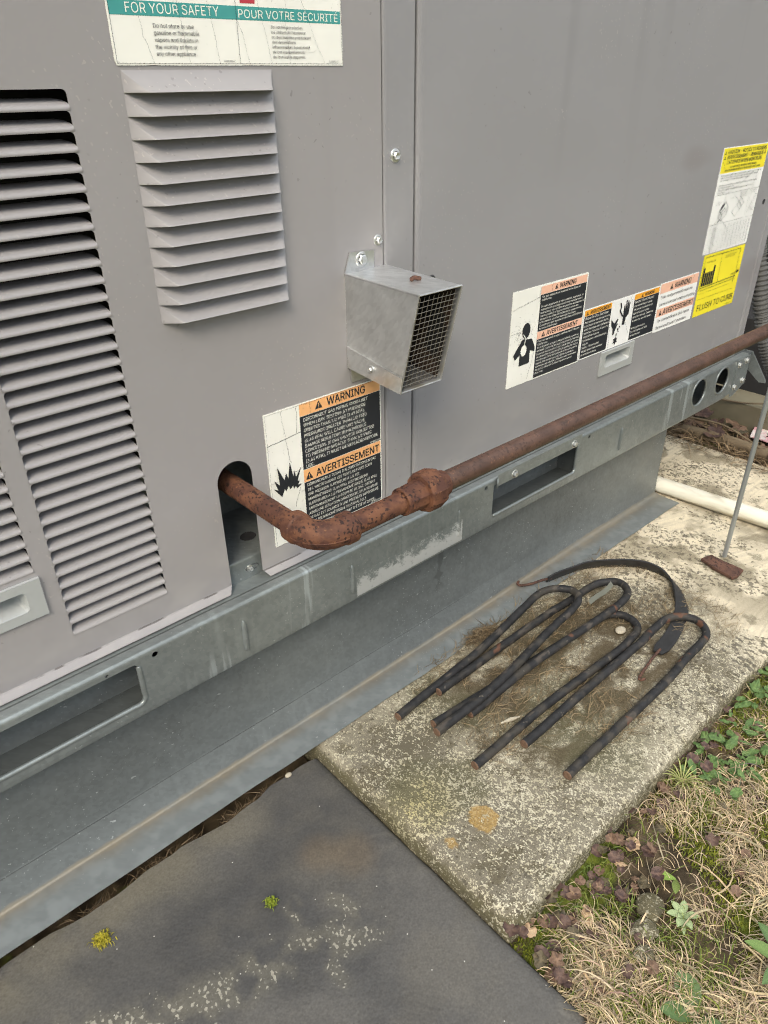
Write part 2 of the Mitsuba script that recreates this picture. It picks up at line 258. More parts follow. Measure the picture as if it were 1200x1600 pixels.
def tube(path, r, n=12, caps=True, closed=False):
    P = np.array(path, float); k = len(P); R = np.broadcast_to(np.asarray(r, float), (k,))
    t = np.gradient(P, axis=0); t /= np.linalg.norm(t, axis=1, keepdims=True) + 1e-12
    if closed: t = np.roll(P, -1, 0) - np.roll(P, 1, 0); t /= np.linalg.norm(t, axis=1, keepdims=True)
    u = np.cross(t[0], [0, 0, 1.0] if abs(t[0][2]) < 0.9 else [1.0, 0, 0]); V = []
    for i in range(k):
        u = u - t[i] * (u @ t[i]); u /= np.linalg.norm(u); w = np.cross(t[i], u)
        a = np.arange(n) * 2 * np.pi / n
        V.append(P[i] + R[i] * (np.cos(a)[:, None] * u + np.sin(a)[:, None] * w))
    V = np.concatenate(V); F = []
    for i in range(k - (not closed)):
        for j in range(n):
            a, b = i * n + j, i * n + (j + 1) % n; c, d = (a + n) % (k * n), (b + n) % (k * n)
            F += [[a, b, d], [a, d, c]]
    if caps and not closed:
        V = np.vstack([V, P[0], P[-1]]); m = k * n
        F += [[m, (j + 1) % n, j] for j in range(n)] + [[m + 1, (k - 1) * n + j, (k - 1) * n + (j + 1) % n] for j in range(n)]
    return trimesh.Trimesh(V, F, process=False)
def spline(pts, n=8, closed=False):
    P = np.array(pts, float); out = []
    Q = np.vstack([2 * P[0] - P[1], P, 2 * P[-1] - P[-2]])
    for i in range(1, len(Q) - 2):
        p0, p1, p2, p3 = Q[i - 1:i + 3]
        for s in np.arange(n) / n:
            out.append(0.5 * (2 * p1 + (p2 - p0) * s + (2 * p0 - 5 * p1 + 4 * p2 - p3) * s * s + (3 * p1 - p0 - 3 * p2 + p3) * s ** 3))
    return np.array(out + [P[-1]])
def cyl(p0, p1, r, n=20): return tube([p0, p1], r, n)
def cat(ms): return trimesh.util.concatenate(list(ms))
def revolve_x(prof, cy, cz, n=32):
    """closed-end lathe round the x direction; prof [(x, r)]"""
    a = np.arange(n) * 2 * np.pi / n; V = []
    for x, r in prof: V.append(np.column_stack([np.full(n, x), cy + r * np.cos(a), cz + r * np.sin(a)]))
    F = []
    for i in range(len(prof) - 1):
        for j in range(n):
            p, q = i * n + j, i * n + (j + 1) % n; F += [[p, q, q + n], [p, q + n, p + n]]
    return trimesh.Trimesh(np.vstack(V), F, process=False)
used = {}
def key_for(name):
    if name not in used: used[name] = 0; return name
    used[name] += 1; return f'{name}_{used[name]:03d}'
def add(name, mesh, mat, smooth=False, color=None, kind=None, label=None, cat_=None, group=None):
    k = key_for(name)
    scene[k] = mikit.ply(mesh, mat, smooth=smooth, color=color)
    tag(k, label, cat_, group, kind); return k
def tag(k, label=None, cat_=None, group=None, kind=None):
    d = {a: b for a, b in (('label', label), ('category', cat_), ('group', group), ('kind', kind)) if b}
    if d: labels[k] = {**labels.get(k, {}), **d}
def thing(name, label, cat_, group=None): k = key_for(name); tag(k, label, cat_, group); return k
def screw(pos, ax='y', r=0.0075, hexr=0.0048):
    """hex washer-head screw on a surface facing -y (or -x)"""
    w = revolve_x([(0.001, 0.0005), (0.001, r), (-0.0004, r), (-0.0012, r * 0.93), (-0.0016, hexr * 1.05)], 0, 0, 24)
    h = revolve_x([(-0.0012, hexr), (-0.0050, hexr), (-0.0056, hexr * 0.88), (-0.0052, hexr * 0.62), (-0.0046, 0.0002)], 0, 0, 6)
    m = cat([w, h]); v = m.vertices.copy()
    if ax == 'y': m.vertices = np.stack([v[:, 1], v[:, 0], v[:, 2]], 1)
    m.invert() if ax == 'y' else None
    m.vertices += pos; return m

# ---------------------------------------------------------------- the rooftop unit
U = thing('air_handling_unit', 'large grey sheet metal air handling unit with louvred panel, filling the upper left', 'air conditioner')
TOP = 1.46
# left panel: two tall columns of pressed slots, one block of hooded louvres, a keyhole for the gas pipe
PITCH = 0.0183
cols = [(-0.6045, -0.4735, 1.0003, 33), (-0.7900, -0.6275, 1.0003, 27)]
holes, slats = [], []
for x0, x1, zt, nr in cols:
    for i in range(nr):
        z1 = zt - i * PITCH; z0 = z1 - PITCH + 0.0019
        r = 0.0048
        h = sbox(x0, z0, x1, z1 - r).union(sbox(x0 + r, z1 - r, x1 - r, z1)).union(Point(x0 + r, z1 - r).buffer(r, quad_segs=4)).union(Point(x1 - r, z1 - r).buffer(r, quad_segs=4))
        holes.append(h); slats.append((x0, x1, z0))
NL, ZL, PL = 12, 1.0158, 0.02135
for i in range(NL):
    zt = ZL - i * PL; holes.append(sbox(-0.400, zt - 0.0165, -0.249, zt - 0.006))
key = unary_union([sbox(-0.3745, 0.30, -0.3187, 0.528), Point(-0.3466, 0.528).buffer(0.0279, quad_segs=10)])
LIPZ = 0.3605
left = sbox(-1.55, LIPZ, -0.0662, TOP).difference(unary_union(holes + [key, sbox(-0.7530, 0.4590, -0.6430, 0.4890)]))
pk = add(U + '__left_panel', extr(left, 0.0, 0.0014), 'paint', label='grey painted louvred access panel on the left of the unit')
key_for(pk)
# right edge return, bottom lip (pressed outwards)
def lip(x0, x1, cut0=0.0, cut1=0.0):
    n = 40; xs = np.linspace(x0, x1, n + 1)
    prof = [(0.0, LIPZ + 0.0006), (-0.0012, LIPZ - 0.0012), (-0.0085, 0.3525), (-0.0090, 0.3514), (-0.0078, 0.3512), (0.0, LIPZ - 0.003)]
    m = sweepx(prof, x0, x1, n=n); v = m.vertices
    d = np.clip((LIPZ - v[:, 2]) / 0.009, 0, 1)
    v[:, 0] += np.where(np.isclose(v[:, 0], x0), cut0 * d, 0) + np.where(np.isclose(v[:, 0], x1), -cut1 * d, 0)
    v[:, 1] += 0.0006 * (meshkit.noise(np.column_stack([v[:, 0] * 40, v[:, 2] * 0, v[:, 2] * 0])) - 0.5) * d
    m.vertices = v; return m
add(pk + '__bottom_lip', cat([lip(-1.55, -0.3745, 0, 0.008), lip(-0.3187, -0.0662, 0.010, 0.0)]), 'paint')
sl_cache = {}
for x0, x1, z0 in slats:
    def slat(x0, x1, z0):
        prof = np.array([(-0.0007, -0.0019), (-0.0011, -0.0008), (-0.0008, 0.0008), (0.0008, 0.0028), (0.0040, 0.0048), (0.0092, 0.0064), (0.0150, 0.0076), (0.0210, 0.0084), (0.0300, 0.0090)])
        ends = np.array([0, 0.0012, 0.003, 0.006, 0.010]); L = x1 - x0
        xs = np.concatenate([ends, np.linspace(0.02, L - 0.02, 5), L - ends[::-1]]); V = []
        for x in xs:
            e = min(x, L - x); w = math.exp(-(e / 0.0035) ** 2); p = prof.copy()
            p[:, 0] = p[:, 0] * (1 - 0.10 * w) - 0.0014 * w * np.exp(-((p[:, 1] - 0.003) / 0.003) ** 2)
            top = 1 - 0.22 * w
            p[:, 1] = np.where(p[:, 1] > 0.003, 0.003 + (p[:, 1] - 0.003) * top, p[:, 1])
            V.append(np.column_stack([np.full(len(p), x0 + x), p[:, 0], z0 + p[:, 1]]))
        k, f = len(prof), []
        for i in range(len(xs) - 1):
            for j in range(k - 1):
                a = i * k + j; f += [[a, a + k, a + k + 1], [a, a + k + 1, a + 1]]
        return trimesh.Trimesh(np.vstack(V), f, process=False)
    add(pk + '__louver_slat', slat(x0, x1, z0), 'paint', smooth=True)
for i in range(NL):
    zt = ZL - i * PL; zb = zt - 0.0200; xl, xr, D = -0.4155, -0.2335, 0.0170
    def hood(xl=xl, xr=xr, zt=zt, zb=zb):
        V, F = [], []
        ts = np.linspace(0, 1, 7)
        for t in ts:
            y = -D * (0.55 * t + 0.45 * t * t) - 0.0003; z = zt + (zb - zt) * t
            xi, xo = xl + 0.0205 * t, xl; xj, xp = xr - 0.0135 * t, xr
            bev = 0.0014 * t
            # outer-left foot, crease (two edges for the rolled corner), crease right, foot right
            V += [(xo, -0.0002, z), (xi - bev * 1.6, y + bev * 0.9, z), (xi + bev * 1.6, y, z), (xj - bev * 1.6, y, z), (xj + bev * 1.6, y + bev * 0.9, z), (xp, -0.0002, z)]
        for a in range(len(ts) - 1):
            for b in range(5):
                p = a * 6 + b; F += [[p, p + 6, p + 7], [p, p + 7, p + 1]]
        return trimesh.Trimesh(V, F, process=False)
    add(pk + '__hooded_louver', hood(), 'paint', smooth=32)
# post between the panels
def rounded(x0, x1, d=0.012, r=0.006):
    a = np.linspace(0, np.pi / 2, 7); L = [(x0, d), (x0, r * 0.55)] + [(x0 + r * (1 - math.cos(t)), r * 0.55 * (1 - math.sin(t))) for t in a[1:]]
    R = [(x1 - 0.0012 * (1 - math.sin(t)), 0.0012 * (1 - math.cos(t))) for t in a[::-1]][::-1]
    return L + R + [(x1, d)]
add(U + '__post', sweepz(rounded(-0.0628, -0.0062), 0.352, TOP), 'paint', smooth=40)
rp = add(U + '__right_panel', cat([sweepz(rounded(0.0000, 0.0100, 0.014, 0.0080)[:-4] + [(0.0100, 0.0)], 0.3600, TOP), extr(sbox(0.0100, 0.3600, 1.2275, TOP).difference(sbox(0.5630, 0.4660, 0.6610, 0.4960)), 0.0, 0.0012)]), 'paint', smooth=40, label='plain grey access panel to the right of the seam')
add(rp + '__bottom_lip', lip(0.002, 1.2275), 'paint')
add(U + '__corner_post', cat([sweepz([(1.2255, 0.004), (1.2260, -0.0016), (1.2285, -0.0026), (1.2310, -0.0016), (1.2320, 0.0005), (1.2660, 0.0010), (1.2680, 0.0030), (1.2680, 1.25)], 0.352, TOP)]), 'paint', smooth=40)
add(U + '__casing', cat([bx(-1.56, 1.2675, 1.25, 1.27, 0.30, TOP), bx(-1.57, -1.55, 0.0, 1.27, 0.30, TOP), bx(-1.57, 1.2675, 0.0015, 1.27, TOP, TOP + 0.015),]), 'paint')
add(U + '__seam_shade', bx(-0.0700, 0.0060, 0.0125, 0.016, 0.352, TOP), 'dark_and_shade')  # dark strip behind the gaps, its colour stands in for seam shade
add(U + '__inner_shade_sheet', cat([bx(-1.5, -0.06, 0.20, 0.21, 0.42, TOP - 0.02), bx(-0.06, 1.25, 0.03, 0.035, 0.36, TOP - 0.02), bx(-0.44, -0.43, 0.03, 0.20, 0.56, TOP - 0.02)]), 'dark_and_shade')  # added dark sheets, their colour stands in for the unlit interior
# screws
for p, r in (((-0.0424, -0.0008, 0.9157), 0.0088), ((-0.0759, -0.0005, 0.8107), 0.0075)):
    add(U + '__screw', screw(p, r=r, hexr=r * 0.6), 'zinc')
gr = revolve_x([(0.004, 0.0042), (-0.0012, 0.0046), (-0.0018, 0.006), (-0.0012, 0.0078), (0.0002, 0.0085)], 0, 0, 20)
v = gr.vertices.copy(); gr.vertices = np.stack([v[:, 1], v[:, 0], v[:, 2]], 1) + (0.0338, -0.0006, 0.7373)
add(U + '__screw_grommet', gr, 'dark_and_shade', smooth=True)
add(U + '__screw_grommet', cat([cyl((1.1888, -0.0008, 0.7373), (1.1888, 0.002, 0.7373), 0.006)]), 'dark_and_shade')
# recessed pull handles
def handle(name, x0, x1, z0, z1, ix0, ix1, iz0, iz1, lab):
    P = sbox(x0, z0, x1, z1); q = rrect(ix0, ix1, iz0, iz1, 0.006)
    k = add(name, extr(P.difference(q), -0.0045, -0.0003), 'handle_grey', label=lab)
    c = np.array(q.exterior.coords)[:-1]; m = len(c); cx, cz = (ix0 + ix1) / 2, (iz0 + iz1) / 2
    inn = np.column_stack([cx + (c[:, 0] - cx) * 0.86, cz + (c[:, 1] - cz) * 0.55])
    V = np.vstack([np.column_stack([c[:, 0], np.full(m, -0.0044), c[:, 1]]), np.column_stack([inn[:, 0], np.full(m, 0.024), inn[:, 1] + 0.004]), [[cx, 0.024, cz + 0.004]]])
    F = []
    for i in range(m):
        j = (i + 1) % m; F += [[i, j, j + m], [i, j + m, i + m], [i + m, j + m, 2 * m]]
    add(k + '__recess', trimesh.Trimesh(V, F, process=False), 'handle_grey')
handle(rp + '__pull_handle', 0.548, 0.6745, 0.4515, 0.5035, 0.5640, 0.6600, 0.4670, 0.4950, 'small pale grey recessed pull handle under the warning labels')
handle(pk + '__pull_handle', -0.7700, -0.6248, 0.4470, 0.5000, -0.7520, -0.6440, 0.4600, 0.4880, 'pale grey recessed pull handle below the left louvres')
# behind the keyhole: base pan with drain hole and slotted flange
pan = cat([sweepx([(0.013, 0.345), (0.013, 0.381), (0.0145, 0.3845), (0.018, 0.3865), (0.125, 0.402)], -0.50, -0.20), bx(-0.50, -0.20, 0.125, 0.128, 0.36, 0.60)])
pp = add(U + '__base_pan', pan, 'galv_rail', smooth=35)
add(pp + '__drain_hole', trimesh.Trimesh(*(lambda a: (np.vstack([np.column_stack([-0.3065 + 0.0135 * np.cos(a), 0.055 + 0.010 * np.sin(a), 0.3922 + 0.0015 * np.sin(a) + 0 * a]), [[-0.3065, 0.055, 0.3920]]]), [[i, (i + 1) % 24, 24] for i in range(24)]))(np.arange(24) * np.pi / 12), process=False), 'dark_and_shade')
tor = np.arange(20) * np.pi / 10
sl = np.column_stack([-0.3300 + 0.011 * np.cos(tor), np.full(20, 0.0128), 0.3665 + 0.0045 * np.sin(tor)])
add(pp + '__slot', cat([tube(sl, 0.0009, 6, closed=True)]), 'galv_inner', smooth=True)
add(pp + '__screw', screw((-0.334, 0.0126, 0.3665), r=0.0055, hexr=0.0035), 'zinc')

# base rail
RY = -0.042
face = sbox(-1.55, 0.2575, 1.2260, 0.3505)
face = face.difference(Polygon([(1.1850, 0.2500), (1.2300, 0.2500), (1.2300, 0.2950)]))
slotL = rrect(-0.900, -0.5495, 0.2745, 0.3425, 0.006); slotR = rrect(0.1720, 0.4425, 0.2745, 0.3425, 0.005)
H1, H2 = (0.9690, 0.3130), (1.0910, 0.3130); HR = 0.0350
small = [(-0.5228, 0.3430, 0.0046), (-0.5897, 0.3462, 0.0024), (0.1500, 0.3440, 0.0045), (0.4834, 0.3440, 0.0040)]
cuts = [slotL, slotR, Point(H1).buffer(HR, quad_segs=12), Point(H2).buffer(HR, quad_segs=12)] + [Point(a, b).buffer(r, quad_segs=5) for a, b, r in small]
bk = add(U + '__base_rail', extr(face.difference(unary_union(cuts)), RY, RY + 0.0024), 'galv_rail', label='long galvanised steel base rail with rectangular and round openings')
a = np.linspace(0, np.pi / 2, 6)
topprof = [(0.030, 0.3490), (-0.0090, 0.3490), (-0.0130, 0.3488), (-0.0146, 0.3440), (-0.0160, 0.3430), (-0.0180, 0.3432), (-0.0198, 0.3490), (-0.0225, 0.3545), (-0.0250, 0.3560)] + [(-0.0365 - 0.0057 * math.sin(t), 0.3505 + 0.0056 * math.cos(t)) for t in a] + [(RY - 0.0003, 0.3490)]
botprof = [(RY - 0.0002, 0.2600), (RY + 0.0002, 0.2560)] + [(RY + 0.0005 + 0.006 * (1 - math.cos(t)), 0.2555 - 0.006 * math.sin(t)) for t in a[1:]] + [(RY + 0.020, 0.2490)]
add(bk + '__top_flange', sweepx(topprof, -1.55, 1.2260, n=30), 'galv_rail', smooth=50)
add(bk + '__bottom_flange', sweepx(botprof, -1.55, 1.1350, n=30), 'galv_rail', smooth=50)
def rim(poly, r, y=RY):
    c = np.array(poly.exterior.coords)[:-1]; c = np.array([poly.exterior.interpolate(t, normalized=True).coords[0] for t in np.linspace(0, 1, 72, endpoint=False)]) if len(c) < 72 else c
    return tube(np.column_stack([c[:, 0], np.full(len(c), y + 0.0012), c[:, 1]]), r, 8, closed=True)
def slot_lip(x0, x1, z0, z1, rl, rr):
    pts = ([(x0 + 0.004, z0 - 0.001)] if rl == 0 else [(x0 - .0015, z1 - 0.012), (x0 - .0015, z0 + 0.006), (x0 + .004, z0 - .0012)]) + [(x, z0 - 0.0012) for x in np.linspace(x0 + 0.02, x1 - 0.02, 12)] + [(x1 - 0.006, z0 - 0.0012), (x1 + 0.0012, z0 + 0.006), (x1 + 0.0015, z0 + 0.02), (x1 + 0.0015, z1 - 0.006)]
    P = spline([(x, RY + 0.001, z) for x, z in pts], 4); return tube(P, 0.0036, 10)
add(bk + '__slot_lip', slot_lip(-0.900, -0.5495, 0.2745, 0.3425, 1, 1), 'galv_rail', smooth=True)
add(bk + '__slot_lip', slot_lip(0.1720, 0.4425, 0.2745, 0.3425, 0, 1), 'galv_rail', smooth=True)
for H in (H1, H2): add(bk + '__hole_rim', rim(Point(H).buffer(HR + 0.0012, quad_segs=18), 0.0036), 'galv_rail', smooth=True)
for x in (-0.3865, -0.1790, 0.0775, 0.6150):
    z0, z1 = 0.2720, 0.3230
    add(bk + '__pressed_rib', tube([(x, RY + 0.0012, z0 - .003), (x, RY, z0), (x, RY - 0.0002, z0 + 0.006), (x, RY - 0.0002, z1 - 0.004), (x, RY + 0.0015, z1 + 0.004)], [0.0016, 0.0040, 0.0044, 0.0042, 0.001], 12), 'galv_rail', smooth=True)
# closing strip over the right slot, held by two screws
add(bk + '__closing_strip', cat([extr(rrect(0.1790, 0.4480, 0.3395, 0.3640, 0.003), RY - 0.0042, RY - 0.0024), tube(spline([(0.1790, RY - 0.003, 0.3360), (0.1760, RY - 0.006, 0.3460), (0.1785, RY - 0.004, 0.3560)], 6), 0.0022, 8)]), 'galv_rail')
for x in (0.2280, 0.4220): add(bk + '__screw', screw((x, RY - 0.0040, 0.3485), r=0.0090, hexr=0.0062), 'zinc')
# end plate, four bolts, gusset
ep = Polygon([(1.1600, 0.2480), (1.1800, 0.2500), (1.2330, 0.2700), (1.2350, 0.2780), (1.2350, 0.3520), (1.1650, 0.3500)])
add(bk + '__end_plate', extr(ep, RY - 0.0024, RY - 0.0002), 'galv_rail')
for x, z in ((1.2180, 0.3390), (1.1760, 0.3360), (1.2180, 0.2830), (1.1740, 0.2740)): add(bk + '__bolt', screw((x, RY - 0.0022, z), r=0.0095, hexr=0.0072), 'zinc')
gus = Polygon([(-0.036, 0.352), (0.030, 0.352), (0.030, 0.322), (-0.010, 0.318), (-0.072, 0.2720), (-0.090, 0.2745), (-0.088, 0.2830)])
m = extr(gus, 0, 0.003); v = m.vertices.copy(); m.vertices = np.stack([1.2620 + v[:, 1], v[:, 0], v[:, 2]], 1)
add(U + '__end_gusset', m, 'galv_rail')
# structure behind the rail openings
add(bk + '__inner_channel', cat([bx(-1.5, 1.2, -0.0395, 0.020, 0.2560, 0.2580), sweepx([(0.020, 0.2580), (0.0215, 0.3060), (0.060, 0.3120), (0.060, 0.345)], -1.5, 1.2), bx(0.4600, 0.4625, -0.036, 0.05, 0.259, 0.346), bx(-0.535, -0.5325, -0.036, 0.02, 0.259, 0.346), bx(1.2100, 1.2600, -0.036, 1.2, 0.259, 0.350), bx(-1.5, 1.2, 0.5, 0.52, 0.2, 0.36)]), 'galv_inner')

# flue hood with wire guard
hk = None
xl, xr = -0.1375, -0.0590
bt, ft, fb, bb = (0.0, 0.7750), (-0.1470, 0.7705), (-0.1130, 0.6310), (0.0, 0.6405)
def sheet(quad, th, nrm):
    q = np.array(quad, float); n = np.array(nrm, float) * th
    V = np.vstack([q, q + n]); F = [[0, 1, 2], [0, 2, 3], [6, 5, 4], [7, 6, 4]]
    for i in range(4): j = (i + 1) % 4; F += [[i, i + 4, j + 4], [i, j + 4, j]]
    return trimesh.Trimesh(V, F, process=False)
side = lambda x: [(x, bt[0], bt[1]), (x, ft[0], ft[1]), (x, fb[0], fb[1]), (x, bb[0], bb[1])]
hood_m = cat([sheet(side(xl), 0.0014, (1, 0, 0)), sheet(side(xr), 0.0014, (-1, 0, 0)),
              sheet([(xl, bt[0], bt[1]), (xr, bt[0], bt[1]), (xr, ft[0], ft[1]), (xl, ft[0], ft[1])], 0.0014, (0, 0.03, -1)),
              sheet([(xl, bb[0], bb[1]), (xr, bb[0], bb[1]), (xr, fb[0], fb[1]), (xl, fb[0], fb[1])], 0.0014, (0, 0.1, 1)),
              tube([(xl, bt[0], bt[1] - .001), (xl, ft[0], ft[1])], 0.0014, 8), tube([(xl, ft[0], ft[1]), (xr, ft[0], ft[1])], 0.0014, 8), tube([(xl, ft[0], ft[1]), (xl, fb[0], fb[1])], 0.0010, 8),
              tube([(xl, fb[0], fb[1]), (xr, fb[0], fb[1]), (xr, ft[0], ft[1])], 0.0016, 8)])
hk = add(U + '__exhaust_hood', hood_m, 'galv_hood', label='small galvanised exhaust hood with wire guard')
strip = [(xl - 0.0018, -0.001, 0.6720), (xl - 0.0018, -0.1190, 0.6540), (xl - 0.0018, -0.1150, 0.6300), (xl - 0.0018, -0.001, 0.6395)]
add(hk + '__side_strip', cat([sheet(strip, 0.0015, (1, 0, 0)), tube([strip[0], strip[1], strip[2]], 0.0009, 6)]), 'galv_hood')
m = screw((0, 0, 0), ax='x', r=0.0060, hexr=0.0040); m.vertices += (xl - 0.0016, -0.0545, 0.6510); add(hk + '__screw', m, 'zinc')
add(hk + '__mounting_tab', extr(Polygon([(-0.1390, 0.7750), (-0.0860, 0.7750), (-0.0850, 0.7990), (-0.1290, 0.8015)]), -0.0028, -0.0012), 'galv_hood'); add(hk + '__mounting_tab', extr(Polygon([(-0.1330, 0.6160), (-0.0870, 0.6160), (-0.0870, 0.6400), (-0.1350, 0.6400)]), -0.0028, -0.0012), 'galv_hood')
add(hk + '__screw', screw((-0.1085, -0.0026, 0.7895), r=0.0105, hexr=0.0070), 'zinc')
inset = 0.006
lin = [(xl + .002, bt[0] - .004, bt[1] - .004), (xl + .002, ft[0] + inset, ft[1] - .004)]
add(hk + '__throat', cat([bx(xl + .003, xr - .003, -0.030, -0.025, 0.645, 0.770), sheet([(xl + .0016, -.003, .772), (xl + .0016, -.138, .768), (xl + .0016, -.108, .6345), (xl + .0016, -.003, .6435)], 0.0006, (1, 0, 0)), sheet([(xr - .0016, -.003, .772), (xr - .0016, -.138, .768), (xr - .0016, -.108, .6345), (xr - .0016, -.003, .6435)], 0.0006, (-1, 0, 0))]), 'hood_inside')
ws = []
f_at = lambda u, t, o=0.0: np.array([xl + 0.003 + (xr - xl - 0.006) * u, (ft[0] + (fb[0] - ft[0]) * t) + 0.004 + o, (ft[1] - 0.005) + (fb[1] + 0.004 - ft[1] + 0.005) * t])
for i in range(9):
    u = (i + 0.45) / 8.9; ws.append(tube(spline([f_at(u, t, 0.0008 * math.sin(7 * t + i)) for t in np.linspace(0.0, 1, 7)], 3), 0.00050, 5))
for j in range(17):
    t = (j + 0.7) / 17.2; a0 = f_at(0, t); ws.append(tube(spline([a0 + (0.0, 0.006, 0.0035)] + [f_at(u, t, -0.0008) for u in np.linspace(0.03, 1, 6)], 3), 0.00050, 5))
add(hk + '__wire_guard', cat(ws), 'wire', smooth=True, kind='stuff')
cone = tube(spline([(-0.0985, -0.090, 0.7735), (-0.0925, -0.0905, 0.7765), (-0.0860, -0.0915, 0.7750), (-0.0810, -0.0930, 0.7733)], 4), np.array([0.0008] + [0.0030] * 11 + [0.0006])[:13], 8)
add('dry_bud', cone, 'rust_plate', smooth=True, label='small shrivelled brown bud lying on the exhaust hood top', cat_='plant debris')

# ---------------------------------------------------------------- curb under the unit
prof = [(-0.0600, 0.0010), (-0.0603, 0.0026), (-0.0040, 0.0034), (-0.0010, 0.0043), (0.0004, 0.0070), (0.0130, 0.0490), (0.0142, 0.0510), (0.0146, 0.0530), (0.0146, 0.3300)]
cm = sweepx(prof, -1.55, 0.9560, n=220); v = cm.vertices
nz = meshkit.fbm(np.column_stack([v[:, 0] * 6, 0 * v[:, 0], 0 * v[:, 0]]), 3) - 0.5
out = np.clip(-v[:, 1] / 0.06, 0, 1)
kink = 0.014 * np.exp(-((v[:, 0] - 0.150) / 0.06) ** 2)
v[:, 1] += out * (0.005 * nz + kink * (v[:, 1] < -0.05)); v[:, 2] += out * 0.0020 * (nz + 0.5)
fade = np.clip((v[:, 0] - 0.1) / 0.5, 0, 1)     # the fold flattens out to the right
mid_ = (v[:, 2] > 0.005) & (v[:, 2] < 0.2); v[:, 1] += np.where(mid_, fade * (0.0146 - v[:, 1]) * 0.9, 0)
cm.vertices = v
C_ = add('roof_curb', cat([cm, bx(0.9545, 0.9560, 0.0146, 1.25, 0.0, 0.33), bx(-1.55, 0.956, 1.25, 1.252, 0.0, 0.33)]), 'galv_curb', smooth=30,
         label='low galvanised steel curb with dirty bottom flange carrying the unit', cat_='equipment curb')

# ---------------------------------------------------------------- gas pipe
PX, PY, PZ, PR = -0.3390, -0.1765, 0.5068, 0.0151
G = thing('gas_pipe', 'rusty iron gas pipe coming out of the keyhole, turning along the unit', 'pipe')
def wob(m, amp, seed=0, sc=120):
    m.vertices = m.vertices + (m.vertex_normals * ((meshkit.fbm(m.vertices * sc, 3, seed) - 0.5) * amp)[:, None]); return m
add(G + '__inlet_pipe', wob(tube([(PX, y, PZ) for y in np.linspace(0.115, PY + 0.038, 60)], PR, 30), 0.0006), 'rust', smooth=True)
A = np.linspace(0, np.pi / 2, 22); R0, RE, RB = 0.0350, 0.0196, 0.0217
arc = np.array([(PX, PY + R0 + 0.016, PZ)] + [(PX + R0 - R0 * math.cos(t), PY + R0 - R0 * math.sin(t), PZ) for t in A] + [(PX + R0 + 0.018, PY, PZ)])
def band(y0, y1, r): return revolve_x([(y0, PR * 0.98), (y0, r * 0.955), (y0 + .0012, r), (y1 - .0010, r), (y1, r * 0.965), (y1 + .0015, RE * 0.98)], 0, 0, 36)
b1 = band(0, -0.0140, RB)
b1 = revolve_x([(0.0150, PR * 0.98), (0.0150, RB * 0.955), (0.0138, RB), (0.0012, RB), (0.0, RB * 0.965), (-0.0018, RE * 0.98)], 0, 0, 36); v = b1.vertices.copy(); b1.vertices = np.stack([PX + v[:, 1], PY + R0 + 0.003 + v[:, 0], PZ + v[:, 2]], 1)
b2 = revolve_x([(0.0150, PR * 0.98), (0.0150, RB * 0.955), (0.0138, RB), (0.0012, RB), (0.0, RB * 0.965), (-0.0018, RE * 0.98)], 0, 0, 36); b2.vertices += (PX + R0 + 0.004, PY, PZ)
seam = tube(arc[1:-1] + np.column_stack([-np.cos(A) * RE, -np.sin(A) * RE, 0 * A - 0.002]), 0.0010, 6)
k = add(G + '__elbow', wob(tube(arc, RE, 36), 0.0004, 3), 'rust', smooth=40)
add(k + '__collar', wob(b1, 0.0002, 4), 'rust', smooth=25); add(k + '__collar', wob(b2, 0.0002, 5), 'rust', smooth=25); add(k + '__casting_seam', seam, 'rust', smooth=True)
UX = -0.1500
add(G + '__nipple', wob(tube([(x, PY, PZ) for x in np.linspace(PX + R0 + 0.010, UX - 0.020, 60)], PR, 30), 0.0007, 5), 'rust', smooth=True)
def oct_(prof, n=10, tw=0.31): m = revolve_x(prof, 0, 0, n); v = m.vertices.copy(); c, d = math.cos(tw), math.sin(tw); m.vertices = np.stack([v[:, 0], PY + c * v[:, 1] - d * v[:, 2], PZ + d * v[:, 1] + c * v[:, 2]], 1); return m
un = oct_([(UX - 0.0440, 0.0188), (UX - 0.0400, 0.0190), (UX - 0.0370, 0.0200), (UX - 0.0090, 0.0212), (UX - 0.0060, 0.0212)])
uk = add(G + '__union', wob(un.subdivide().subdivide(), 0.0003, 8), 'rust', smooth=20)
add(uk + '__collar', wob(revolve_x([(UX - 0.0470, PR), (UX - 0.0470, 0.0186), (UX - 0.0458, 0.0200), (UX - 0.0410, 0.0200), (UX - 0.0396, 0.0186)], PY, PZ, 36), 0.0002, 2), 'rust', smooth=25)
nut = oct_([(UX - 0.0105, 0.0215), (UX - 0.0095, 0.0272), (UX - 0.0070, 0.0296), (UX + 0.0150, 0.0300), (UX + 0.0205, 0.0282), (UX + 0.0250, 0.0240), (UX + 0.0255, 0.0185)])
add(uk + '__nut', wob(nut.subdivide().subdivide(), 0.0003, 9), 'rust', smooth=20)
add(uk + '__tail', wob(revolve_x([(UX + 0.0190, 0.0206), (UX + 0.0330, 0.0200), (UX + 0.0370, 0.0190), (UX + 0.0378, PR)], PY, PZ, 36).subdivide(), 0.0003, 2), 'rust', smooth=25)
add(G + '__run_pipe', wob(tube([(x, PY, PZ) for x in np.linspace(UX + 0.030, 3.4, 160)], PR * 0.995, 30), 0.0003, 6), 'rust_pipe', smooth=True, label='long straight brown run of gas pipe in front of the rail')

